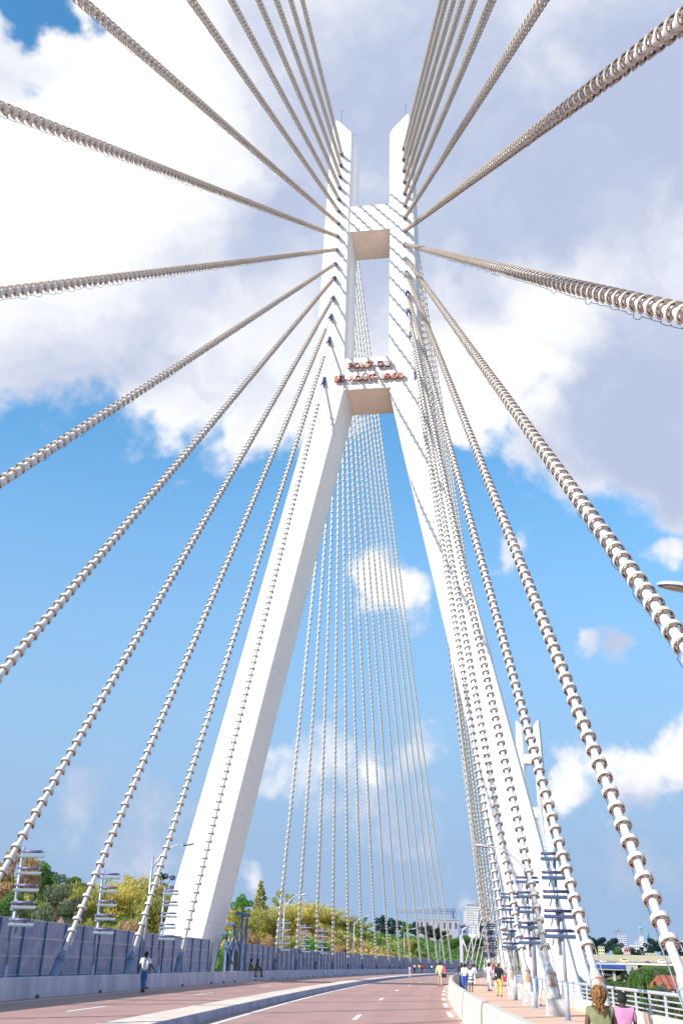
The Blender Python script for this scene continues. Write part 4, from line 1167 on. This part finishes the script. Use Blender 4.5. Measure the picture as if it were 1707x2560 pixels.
def arche(kind, seed):
    """unit tree: base at z=0, height 1; returns [(part name, mesh)]"""
    rn = random.Random(seed); tk = MB(); blobs = []
    if kind in ('broad', 'wispy'):
        H0 = .34 if kind == 'broad' else .42
        tk.tube([(0, 0, -.12), (.01, 0, H0 * .6), (.02, .01, H0)], [.035, .026, .02], 7)
        n = 15 if kind == 'broad' else 13
        for i in range(n):
            a = 2 * math.pi * i / n * 2.4 + rn.uniform(-.4, .4); f = i / (n - 1)
            rad = (.30 * math.sin(math.pi * (.18 + .72 * f)) + rn.uniform(-.05, .06)); z = .34 + .54 * f + rn.uniform(-.05, .05)
            c = (rad * math.cos(a), rad * math.sin(a), z)
            tk.tube([(.02, .01, H0 * rn.uniform(.7, 1)), (c[0] * .5, c[1] * .5, (H0 + z) * .52), c], [.016, .009, .003], 5)
            r_ = rn.uniform(.10, .17) if kind == 'broad' else rn.uniform(.06, .10)
            blobs.append((c, (r_, r_, r_ * .8)))
        P = blob_points(blobs, 8000 if kind == 'broad' else 2400); sz = .026 if kind == 'broad' else .025
    elif kind == 'bush':
        tk.tube([(0, 0, -.1), (0, 0, .3)], [.03, .015], 6)
        for i in range(16):
            a = rn.uniform(0, 6.28); rad = .42 * math.sqrt(rn.random()); z = .22 + .55 * rn.random() * (1 - rad)
            c = (rad * math.cos(a), rad * math.sin(a), z); r_ = rn.uniform(.13, .24); blobs.append((c, (r_, r_, r_ * .85)))
            tk.tube([(0, 0, .05), c], [.012, .004], 4)
        P = blob_points(blobs, 8000); sz = .033
    elif kind == 'slim':
        tk.tube([(0, 0, -.1), (.01, 0, .5), (0, 0, .97)], [.02, .012, .003], 6)
        for i in range(26):
            f = i / 25; a = i * 2.4; rad = (.14 * (1 - f) + .015) * rn.uniform(.6, 1.1); z = .12 + .85 * f
            c = (rad * math.cos(a), rad * math.sin(a), z); blobs.append((c, (.055 * (1.25 - f), .055 * (1.25 - f), .05)))
            tk.tube([(0, 0, z - .06), c], [.006, .002], 4)
        P = blob_points(blobs, 2600); sz = .026
    else:       # bamboo: a fountain of arching culms feathered with narrow leaves
        P = []
        for i in range(46):
            a = rn.uniform(0, 6.28); sp = .10 + .42 * rn.random() ** .8; h = rn.uniform(.62, 1.0); r0 = rn.uniform(0, .16)
            pts = []
            for j in range(7):
                f = j / 6; q = r0 + sp * f ** 2.2
                pts.append((q * math.cos(a), q * math.sin(a), h * (f - .22 * sp * f ** 3)))
            tk.tube([pts[0], pts[2], pts[4], pts[6]], [.007, .006, .004, .0015], 4)
            for j in range(190):
                f = .22 + .78 * rn.random(); q = r0 + sp * f ** 2.2; w = .055 * (1.2 - .4 * f)
                P.append((q * math.cos(a) + rn.gauss(0, w), q * math.sin(a) + rn.gauss(0, w), h * (f - .22 * sp * f ** 3) + rn.gauss(0, .035)))
        P = np.array(P); sz = .026
    return tk, P, sz
ARCH = {}
def get_arch(kind, leaf, seed):
    k = (kind, leaf, seed)
    if k not in ARCH:
        tk, P, sz = arche(kind, seed)
        ARCH[k] = (tk.mesh('trunk', MT['culm'] if kind == 'bamboo' else MT['bark']), leaves_mesh('crown', P, sz, LF[leaf], elong=2.6 if kind in ('bamboo', 'slim') else 1.6))
    return ARCH[k]
def plant(label, P, h, w, kind, leaf, group=None, cat=None, seed=None):
    name = {'broad': 'broadleaf_tree', 'wispy': 'sparse_tree', 'bush': 'bush', 'slim': 'slender_tree', 'bamboo': 'bamboo_clump'}[kind]
    cat = cat or {'bush': 'bush', 'bamboo': 'bamboo'}.get(kind, 'tree')
    tk, cr = get_arch(kind, leaf, seed if seed is not None else rng.randrange(3))
    t = thing(name, label, cat, P, rng.uniform(0, 6.28), group)
    nat = {'broad': .85, 'wispy': .75, 'bush': 1.15, 'slim': .36, 'bamboo': .95}[kind]
    t.scale = (w / nat, w / nat, h)
    a = link('stems' if kind in ('bamboo', 'bush') else 'trunk', tk, t); c = link('crown', cr, t)
    return t
def hill(label, px, py, off, wpx, kind, leaf, **kw):
    """a plant on the left hillside whose top shows at (px, py)"""
    s = s_of(px, off, 4, 18, 520)
    P = deck(s, off); P.z = ground_z(P.x, P.y) - .2
    z = z_of(P, py); d = math.hypot(P.x, P.y)
    return plant(label, P, max(1.5, z - P.z), wpx * d * .905 / F_PX, kind, leaf, **kw)
HILLS = [
    ('tall rust-tinged tree at the left edge of the view', 22, 2116, -34, 130, 'broad', 'rust'),
    ('dark green leafy tree low at the left edge', 12, 2225, -24, 110, 'broad', 'green'),
    ('dark dense tree behind the nearest left floodlight mast', 72, 2150, -44, 100, 'broad', 'green'),
    ('pale sparse tree showing sky through, right of the nearest left mast', 112, 2172, -44, 90, 'wispy', 'grey'),
    ('large grey-green rounded bush behind the noise barrier', 150, 2208, -27, 130, 'broad', 'grey'),
    ('small bush of pale pink blossom in front of the grey-green tree', 150, 2262, -23.5, 70, 'bush', 'pink'),
    ('dark green tree top peeping over the grey-green bush', 168, 2190, -50, 70, 'broad', 'green'),
    ('olive bamboo clump left of the second left cable socket', 208, 2192, -34, 100, 'bamboo', 'olive'),
    ('low olive bush beside the second left mast', 215, 2250, -24, 90, 'bush', 'olive'),
    ('tall yellow bamboo clump behind the second left mast', 285, 2195, -40, 120, 'bamboo', 'yellow'),
    ('broad yellow-green bamboo clump left of the lamp pole', 335, 2182, -46, 130, 'bamboo', 'yellow'),
    ('rust-coloured thicket under the yellow bamboo', 322, 2252, -25, 90, 'bush', 'rust'),
    ('low green bush at the foot of the lamp pole', 275, 2262, -23.5, 80, 'bush', 'olive'),
    ('dark sparse tree behind the left street lamp', 388, 2172, -62, 80, 'wispy', 'dark'),
    ('olive bamboo clump at the third left mast', 385, 2222, -32, 100, 'bamboo', 'olive'),
    ('yellow bamboo clump against the left pylon leg', 428, 2215, -42, 80, 'bamboo', 'yellow'),
    ('low olive bush at the foot of the left pylon leg', 425, 2275, -25, 80, 'bush', 'olive'),
    ('bright green tree just right of the left pylon leg', 600, 2234, -46, 55, 'broad', 'bright'),
    ('slender pale tree rising above the thicket right of the left leg', 642, 2202, -44, 62, 'slim', 'olive'),
    ('sparse tree standing behind the leftmost beaded cable', 702, 2216, -52, 62, 'wispy', 'olive'),
    ('rust and green thicket behind the steel gantry', 622, 2300, -23, 75, 'bush', 'rust'),
    ('olive bamboo behind the steel gantry', 610, 2262, -32, 80, 'bamboo', 'olive'),
    ('olive bamboo clump between gantry and leftmost beaded cable', 662, 2258, -34, 90, 'bamboo', 'olive'),
    ('rust-tinged bush over the barrier right of the seated soldiers', 668, 2318, -22.5, 65, 'bush', 'rust'),
    ('large yellow bamboo dome left of the second beaded cable', 712, 2252, -44, 100, 'bamboo', 'yellow'),
    ('large yellow bamboo dome right of the second beaded cable', 762, 2247, -50, 110, 'bamboo', 'yellow'),
    ('yellow-olive bamboo on the ridge slope between third and fourth beaded cables', 812, 2264, -54, 100, 'bamboo', 'yellow'),
    ('olive bamboo lower on the ridge slope behind the fourth beaded cable', 852, 2285, -54, 80, 'bamboo', 'olive'),
    ('olive bush under the yellow bamboo domes', 720, 2318, -24, 70, 'bush', 'olive'),
    ('bright green bush behind the middle far floodlight mast', 775, 2318, -24.5, 55, 'bush', 'bright'),
    ('bright green bush behind the last far floodlight mast', 808, 2330, -24.5, 45, 'bush', 'bright'),
    ('olive bush at the left foot of the yellow field', 838, 2322, -30, 70, 'bush', 'olive'),
    ('rust-coloured dry bush at the edge of the yellow field', 852, 2345, -24, 50, 'bush', 'rust'),
    ('dark round tree on the ridge, left one of the pair', 952, 2287, -66, 48, 'broad', 'dark'),
    ('dark round tree on the ridge, right one of the pair', 982, 2294, -68, 44, 'broad', 'dark'),
    ('small hazy tree top on the ridge above the yellow field', 905, 2290, -70, 50, 'wispy', 'green'),
    ('olive bamboo on the ridge above the yellow field', 900, 2305, -58, 60, 'bamboo', 'olive'),
    ('green tree on the ridge left of the grey building', 1012, 2302, -74, 45, 'broad', 'green'),
    ('small dark tree at the left corner of the grey building', 1038, 2302, -80, 32, 'broad', 'dark'),
    ('dark tree in front of the grey building, left', 1066, 2312, -56, 46, 'broad', 'dark'),
    ('dark tree in front of the grey building, middle', 1092, 2318, -52, 42, 'broad', 'dark'),
    ('dark tree in front of the grey building, right', 1112, 2324, -50, 36, 'broad', 'green'),
    ('olive bush on the green slope below the grey building', 1020, 2330, -36, 60, 'bush', 'olive'),
    ('green bush on the slope behind the rightmost beaded cable', 1128, 2332, -44, 55, 'bush', 'green'),
    ('large green bush on the slope behind the braced post', 1160, 2325, -52, 60, 'bush', 'green'),
    ('green bush on the slope among the thin white cables', 1195, 2330, -58, 60, 'bush', 'green'),
    ('dark green bush at the end of the slope by the ringed cables', 1232, 2335, -60, 55, 'bush', 'green'),
]
for l in HILLS: hill(*l)
# low growth that no one could count: tufts of grass and scrub all over the slope
def tufts(name, n, leaf, sel, size):
    pts = []
    rn = np.random.default_rng(11)
    while len(pts) < n:
        s = rn.uniform(30, 420); off = -rn.uniform(18.5, 95)
        if not sel(s, off, rn.random()): continue
        p = deck(s, off); z = ground_z(p.x, p.y)
        for k in range(9):
            pts.append((p.x + rn.normal(0, .6), p.y + rn.normal(0, .6), z + abs(rn.normal(0, .45)) + .1))
    me = leaves_mesh(name, np.array(pts), size, LF[leaf], elong=2.8)
    return tag(link(name, me), kind='stuff')
tufts('dry_grass', 60000, 'gold', lambda s, o, r: 120 < s < 300 and r < (1 if 175 < s < 275 else .35), .55)
tufts('scrub_undergrowth', 42000, 'green', lambda s, o, r: r < (.06 if 170 < s < 280 else .8), .6)
tufts('olive_undergrowth', 30000, 'olive', lambda s, o, r: s < 330 and r < (.3 if 170 < s < 280 else .8), .6)

# ------------------------------------------------------------------ buildings
BM = dict(white=mat('render_white', (.68, .67, .65), .8, var=.08), grey=mat('render_grey_violet', (.36, .34, .40), .8, var=.1), blue=mat('tower_blue_grey', (.20, .25, .38), .5, var=.1), pink=mat('render_pink', (.66, .44, .36), .8, var=.1), yellow=mat('render_yellow', (.62, .55, .30), .8, var=.1),
          win=mat('window_dark', (.05, .07, .12), .2), roof=mat('roof_red_tile', (.40, .13, .09), .8, var=.25, scale=1.5), bluebeam=mat('bridge_beam_blue', (.03, .07, .27), .5), conc=mat('viaduct_concrete', (.36, .38, .40), .9, var=.12), wall=mat('embankment_stone', (.36, .33, .24), .9, var=.15), lav=mat('render_lavender', (.46, .45, .58), .8, var=.06), copper=mat('spire_green', (.06, .30, .30), .6), cranem=mat('crane_steel', (.30, .33, .42), .6))
def building(name, label, cat, px0, px1, pyt, pyb, d, m, floors=0, cols=0, depth=12, roof=None, yaw=None, winw=.55):
    """a block that spans px0..px1 at ground distance d, its top at row pyt"""
    A, B = at(px0, 2400, d), at(px1, 2400, d)
    c = (A + B) / 2; w = (B - A).length
    az = math.atan2(c.x, c.y) if yaw is None else yaw
    P = Vector((c.x, c.y, 0)); zt, zb = z_of(P, pyt), z_of(P, pyb)
    t = thing(name, label, cat, (c.x, c.y, zb), -az)
    h = zt - zb
    mb = MB(); mb.box((0, depth / 2, h / 2 - 2), (w, depth, h + 4)); mb.build('wall', m, t)
    if roof == 'gable':
        mb = MB(); mb.prism([(-w * .56, h - .1), (w * .56, h - .1), (w * .30, h + w * .34), (-w * .22, h + w * .34)], lambda a, b, e: Vector((a, e, b)), -.8, depth + .8); mb.build('roof', BM['roof'], t)
    else:
        mb = MB(); mb.box((0, depth / 2, h + .25), (w + .5, depth + .5, .45)); mb.build('roof', BM['conc'] if m is not BM['conc'] else BM['grey'], t)
    nwin = 0
    for i in range(floors):
        for j in range(cols):
            if nwin >= 100: break
            x = (j + .5) / cols * w - w / 2; z = (i + .55) / floors * h
            q = MB(); q.box((x, -.04, z), (w / cols * winw, .14, h / floors * .5)); q.build('window', BM['win'], t); nwin += 1
    return t, w, h
building('apartment_tower', 'white apartment tower rising behind the thin white cables', 'building', 1170, 1200, 2262, 2335, 520, BM['white'], 12, 5)
building('apartment_tower', 'narrow stair tower attached left of the white apartment tower', 'building', 1161, 1171, 2272, 2330, 523, BM['white'], 12, 2)
t, w, h = building('apartment_tower', 'blue-grey slab block right behind the white apartment tower', 'building', 1198, 1228, 2258, 2335, 540, BM['blue'], 12, 5)
t, w, h = building('office_building', 'long low violet-grey building with dark slots on the ridge', 'building', 1047, 1148, 2300, 2330, 470, BM['grey'], 1, 7, 20, winw=.28)
building('office_building', 'dark lower wing at the right end of the violet-grey building', 'building', 1146, 1172, 2312, 2335, 465, BM['blue'], 2, 1, 14)
t, w, h = building('apartment_tower', 'tall blue tower block with pale vertical strips behind the right leg', 'building', 1432, 1476, 2288, 2385, 1344, BM['blue'], 0, 0, 16)
for k in range(7):
    q = MB(); q.box((-w / 2 + w * (k + .5) / 7, -.3, h / 2), (w / 22, .7, h)); q.build('vertical_strip', BM['lav'], t)
q = MB(); q.box((0, 5, h + 1.2), (w * .4, 2, 2.0)); q.build('roof_sign', mat('roof_sign_red', (.55, .10, .16), .6), t)
building('tower_under_construction', 'unfinished concrete block below the small tower crane on the skyline', 'building', 1546, 1570, 2335, 2372, 1536, BM['lav'], 7, 6)
building('city_block', 'lavender city block left of the skyline mast', 'building', 1589, 1604, 2349, 2372, 1632, BM['lav'], 5, 4)
building('city_block', 'pale stepped city block at the foot of the skyline mast', 'building', 1602, 1613, 2340, 2372, 1608, BM['white'], 6, 3)
building('low_house', 'long low white house between the dark tree groups', 'house', 1575, 1602, 2363, 2374, 1440, BM['white'], 1, 6)
building('villa', 'peach villa with windows behind the second nearest right cable', 'house', 1444, 1466, 2368, 2402, 792, BM['pink'], 2, 4)
building('villa', 'peach terrace block lower beside the right pylon foot', 'house', 1450, 1472, 2384, 2410, 763, BM['pink'], 2, 4)
building('villa', 'yellow villa at the left end of the embankment', 'house', 1496, 1512, 2367, 2392, 912, BM['yellow'], 3, 3)
building('villa', 'small peach house with porch on the embankment', 'house', 1561, 1576, 2375, 2392, 912, BM['pink'], 2, 3, 8, 'gable')
building('villa', 'low cream row of houses on the embankment, right of the peach house', 'house', 1612, 1645, 2384, 2393, 960, BM['yellow'], 1, 7, 8)
building('low_house', 'white domed building at the right edge of the skyline', 'house', 1688, 1712, 2352, 2372, 1536, BM['white'], 2, 4)
building('red_roofed_house', 'large house with red tiled roof down in the valley', 'house', 1612, 1704, 2472, 2500, 400, BM['pink'], 1, 6, 12, 'gable')
building('low_house', 'small white house by the tree in the valley, left of the red roof', 'house', 1588, 1609, 2464, 2477, 511, BM['white'], 1, 3, 4)
building('kiosk', 'tiny white hut with blue base on the valley lawn', 'hut', 1554, 1563, 2449, 2462, 690, BM['white'], 1, 1, 1)
# cranes, mast, spire
def lattice(mb, p0, p1, w, r, n):
    p0, p1 = Vector(p0), Vector(p1); ax = (p1 - p0).normalized(); a = ax.orthogonal().normalized() * w / 2; b = ax.cross(a)
    cs = [a + b, a - b, -a - b, -a + b]
    for c in cs: mb.tube([p0 + c, p1 + c], r, 4)
    for i in range(n):
        q0, q1 = p0.lerp(p1, i / n), p0.lerp(p1, (i + 1) / n)
        for k in range(4): mb.tube([q0 + cs[k], q1 + cs[(k + 1) % 4]], r * .6, 3)
def crane(label, px, pyt, pyb, d, jl, jr, cab):
    P = at(px, 2400, d); P.z = 0; zt, zb = z_of(P, pyt), z_of(P, pyb)
    t = thing('tower_crane', label, 'crane', (P.x, P.y, zb), -math.atan2(P.x, P.y)); h = zt - zb
    m_ = MB(); lattice(m_, (0, 0, 0), (0, 0, h), 1.6, .18, 8); m_.build('mast', BM['cranem'], t)
    m_ = MB(); lattice(m_, (-jl, 0, h), (jr, 0, h), 1.3, .14, 18); m_.tube([(-jl * .7, 0, h + .6), (0, 0, h + 4), (jr * .8, 0, h + .6)], .12, 4); m_.tube([(0, 0, h), (0, 0, h + 4)], .2, 4); m_.build('jib', BM['cranem'], t)
    m_ = MB(); m_.box((cab, 0, h - 1.3), (2.4, 1.6, 3.2)); m_.build('counterweight', BM['blue'], t)
crane('long pale tower crane jib stretching over the ridge behind the beaded cables', 1132, 2279, 2330, 480, 26, 1.5, 1.0)
crane('small tower crane on the skyline beside the unfinished block', 1543, 2328, 2380, 1600, 4, 7, -3)
P = at(1608, 2400, 1650); P.z = 0; zb, zt = z_of(P, 2375), z_of(P, 2316)
t = thing('radio_mast', 'thin lattice radio mast on the city skyline', 'mast', (P.x, P.y, zb)); m_ = MB(); lattice(m_, (0, 0, 0), (0, 0, zt - zb), 2.6, .34, 12); m_.build('lattice', BM['cranem'], t)
m_ = MB(); m_.tube([(0, 0, zt - zb - 3), (0, 0, zt - zb - 1.5)], 2.6, 8); m_.build('antenna_ring', BM['lav'], t)
P = at(1625, 2400, 1680); P.z = 0; zb, zt = z_of(P, 2378), z_of(P, 2323)
t = thing('church_spire', 'pointed green church spire on the city skyline', 'spire', (P.x, P.y, zb)); h = zt - zb
m_ = MB(); m_.tube([(0, 0, h * .45), (0, 0, h)], [2.6, .1], 6); m_.build('spire', BM['copper'], t); m_ = MB(); m_.box((0, 0, h * .22), (8, 8, h * .46)); m_.build('tower', BM['lav'], t)

# the other road across the valley: viaduct with blue beam, embankment wall and its traffic-free road
def vpt(px, py, d): return at(px, py, d)
A, B = at(1430, 2416, 700), at(1556, 2416, 712); A.z = B.z = 0
t = thing('valley_viaduct', 'low viaduct with a blue edge beam and concrete piers across the valley', 'bridge', (A + B) / 2, -math.atan2((A + B).x, (A + B).y))
hb = (B - A).length / 2; hw = hb + 20
zt, zb = z_of((A + B) / 2, 2411), z_of((A + B) / 2, 2420)
m_ = MB(); m_.box((-20, 0, (zt + zb) / 2), (hw * 2, .5, zt - zb)); m_.build('edge_beam', BM['bluebeam'], t)
m_ = MB(); m_.box((-20, 6.5, zb - .2), (hw * 2, 12.4, 1.6)); m_.build('deck', BM['conc'], t)
m_ = MB(); m_.box((-20, .3, zt + .5), (hw * 2, .1, .9)); m_.build('parapet', MT['lampw'], t)
for x in (-26, -18, -10.5, -3.6, 3.0, 9.8):
    m_ = MB(); m_.prism([(-1.0, -9), (1.0, -9), (.8, zb - 1.6), (2.0, zb - .9), (-2.0, zb - .9), (-.8, zb - 1.6)], lambda a, b, e: Vector((x + a, e, b)), 3.0, 9.5); m_.build('pier', BM['conc'], t)
m_ = MB(); m_.box((hb + 4, 7, (zt - 9) / 2), (8, 13, zt + 9)); m_.build('abutment', BM['conc'], t)
pts = [at(1478, 2398, 845), at(1560, 2394, 838), at(1620, 2392, 830), at(1715, 2394, 822)]
t = thing('embankment_wall', 'long pale stone embankment wall above the valley road', 'wall', (0, 0, 0))
m_ = MB()
for p, q in zip(pts[:-1], pts[1:]):
    zt_ = 12.4; dn = Vector((p.x, p.y, 0)).normalized() * .8
    vs = [Vector((p.x, p.y, 8.0)), Vector((q.x, q.y, 8.0)), Vector((q.x, q.y, zt_)), Vector((p.x, p.y, zt_))]
    m_.add(vs + [v + dn for v in vs], [(0, 1, 2, 3), (7, 6, 5, 4), (3, 2, 6, 7), (0, 4, 5, 1)])
m_.build('wall', BM['wall'], t)
rd = MB()
vs = []
for px in (1470, 1520, 1570, 1620, 1670, 1720):
    a, b = at(px, 2400, 732), at(px, 2400, 818); a.z, b.z = 5.5, 7.9; vs += [a, b]
rd.add(vs, [(i * 2, i * 2 + 2, i * 2 + 3, i * 2 + 1) for i in range(5)])
tag(rd.build('valley_road', mat('valley_road_grey', (.26, .24, .27), .9, var=.12, scale=.2)), kind='structure')
t = thing('roadside_wall', 'low white kerb wall along the valley road edge', 'wall')
m_ = MB()
prev = None
for px in (1540, 1590, 1640, 1690, 1720):
    a = at(px, 2400, 728); a.z = 5.2
    if prev is not None:
        vs = [prev, a, a + Vector((0, 0, 1.1)), prev + Vector((0, 0, 1.1))]; dn = Vector((a.x, a.y, 0)).normalized() * .4
        m_.add(vs + [v + dn for v in vs], [(0, 1, 2, 3), (7, 6, 5, 4), (3, 2, 6, 7)])
    prev = a
m_.build('wall', MT['kerb'], t)
# valley and city trees
def far_tree(label, px, pyt, d, wpx, kind, leaf, pyb=None):
    P = at(px, 2400, d); P.z = ground_z(P.x, P.y) - .3
    if pyb is not None: P.z = z_of(P, pyb)
    zt = z_of(P, pyt)
    plant(label, P, max(1.2, zt - P.z), wpx * d * .905 / F_PX, kind, leaf)
FT = [
    ('dark tree crown at the foot of the blue tower block', 1478, 2338, 1008, 36, 'broad', 'dark', None),
    ('dark bushy tree beside the yellow villa', 1488, 2366, 948, 26, 'broad', 'dark', None),
    ('dark round tree left of the unfinished block, left of pair', 1506, 2341, 1032, 44, 'broad', 'dark', None),
    ('largest dark round tree on the embankment, right of pair', 1537, 2344, 984, 50, 'broad', 'dark', None),
    ('green round tree below the largest dark tree', 1545, 2366, 924, 30, 'broad', 'green', None),
    ('small dark dome tree left of the low white house', 1580, 2368, 1032, 30, 'broad', 'dark', None),
    ('small dark dome tree right of the low white house', 1603, 2366, 1056, 24, 'broad', 'dark', None),
    ('wide dark tree mass under the church spire, left part', 1632, 2344, 1032, 44, 'broad', 'dark', None),
    ('wide dark tree mass under the church spire, right part', 1662, 2343, 1032, 46, 'broad', 'dark', None),
    ('dark tree at the right edge behind the nearest cable', 1700, 2352, 1032, 40, 'broad', 'dark', None),
    ('dark bush in the shade at the viaduct abutment', 1557, 2424, 690, 22, 'broad', 'dark', None),
    ('round green tree on the valley lawn, left of two', 1578, 2416, 235, 26, 'broad', 'green', None),
    ('round green tree on the valley lawn, right of two', 1612, 2416, 225, 44, 'broad', 'green', None),
    ('green tree beside the small white valley house', 1601, 2448, 240, 24, 'broad', 'green', None),
    ('leafy grey-green tree before the red roof', 1648, 2455, 215, 44, 'broad', 'grey', None),
    ('dark bush below the railing at the right edge', 1690, 2490, 60, 90, 'bush', 'green', None),
    ('bushy tree beneath the railing behind the child in pink', 1600, 2508, 55, 80, 'bush', 'grey', None),
    ('green scrub under the valley viaduct, left', 1500, 2446, 675, 40, 'bush', 'green', None),
    ('green scrub under the valley viaduct, right', 1540, 2448, 675, 44, 'bush', 'green', None),
]
for l in FT: far_tree(*l)
# valley grass
pts = []
rn = np.random.default_rng(3)
while len(pts) < 60000:
    r_ = 60 + 800 * rn.random(); a = rn.uniform(.14, .42); x, y = r_ * math.sin(a), r_ * math.cos(a)
    if (r_ < 380 and deck_inv(x, y)[1] < 12) or a < .225 or (693 < r_ < 735) or (r_ > 735): continue
    pts.append((x, y, ground_z(x, y) + abs(rn.normal(0, .25))))
tag(link('valley_grass', leaves_mesh('valley_grass', np.array(pts), 1.5, leafmat('leaf_valley', (.05, .12, .03), (.09, .13, .04), (.16, .15, .07)), elong=2.4)), kind='stuff')
# a few vehicles standing on the valley road
def vehicle(label, px, d, L, Wd, Hh, m, cat, van):
    P = at(px, 2400, d); P.z = 5.5 + (d - 732) / 86 * 2.4
    t = thing('parked_' + cat, label, cat, P, -math.atan2(P.x, P.y))
    b = MB()
    if van: b.prism([(-L / 2, .35), (L / 2, .35), (L / 2, Hh * .55), (L * .40, Hh), (-L / 2, Hh)], lambda a, c, e: Vector((a, e, c)), -Wd / 2, Wd / 2)
    else: b.prism([(-L / 2, .3), (L / 2, .3), (L / 2, .8), (L * .25, .88), (L * .12, Hh), (-L * .28, Hh), (-L * .42, .92), (-L / 2, .85)], lambda a, c, e: Vector((a, e, c)), -Wd / 2, Wd / 2)
    b.build('body', m, t)
    g_ = MB(); g_.box((-L * .02 if not van else L * .1, 0, Hh * .76), (L * .42 if not van else L * .6, Wd + .02, Hh * .26)); g_.build('window', BM['win'], t)
    for x in (-L * .31, L * .31):
        for y in (-Wd / 2, Wd / 2):
            w = MB(); w.tube([(x, y - .1, .33), (x, y + .1, .33)], .33, 10); w.build('wheel', MT['black'], t)
vehicle('white van on the valley road behind the nearest right cable', 1652, 775, 5.2, 2.0, 2.3, MT['mark'], 'van', True)
vehicle('dark car on the valley road left of the white van', 1618, 768, 4.4, 1.8, 1.5, MT['navy'], 'car', False)
vehicle('white car on the valley road nearest the viaduct', 1506, 762, 4.4, 1.8, 1.5, MT['mark'], 'car', False)
vehicle('cream minibus in the middle of the valley road', 1558, 780, 5.6, 2.1, 2.4, BM['yellow'], 'van', True)
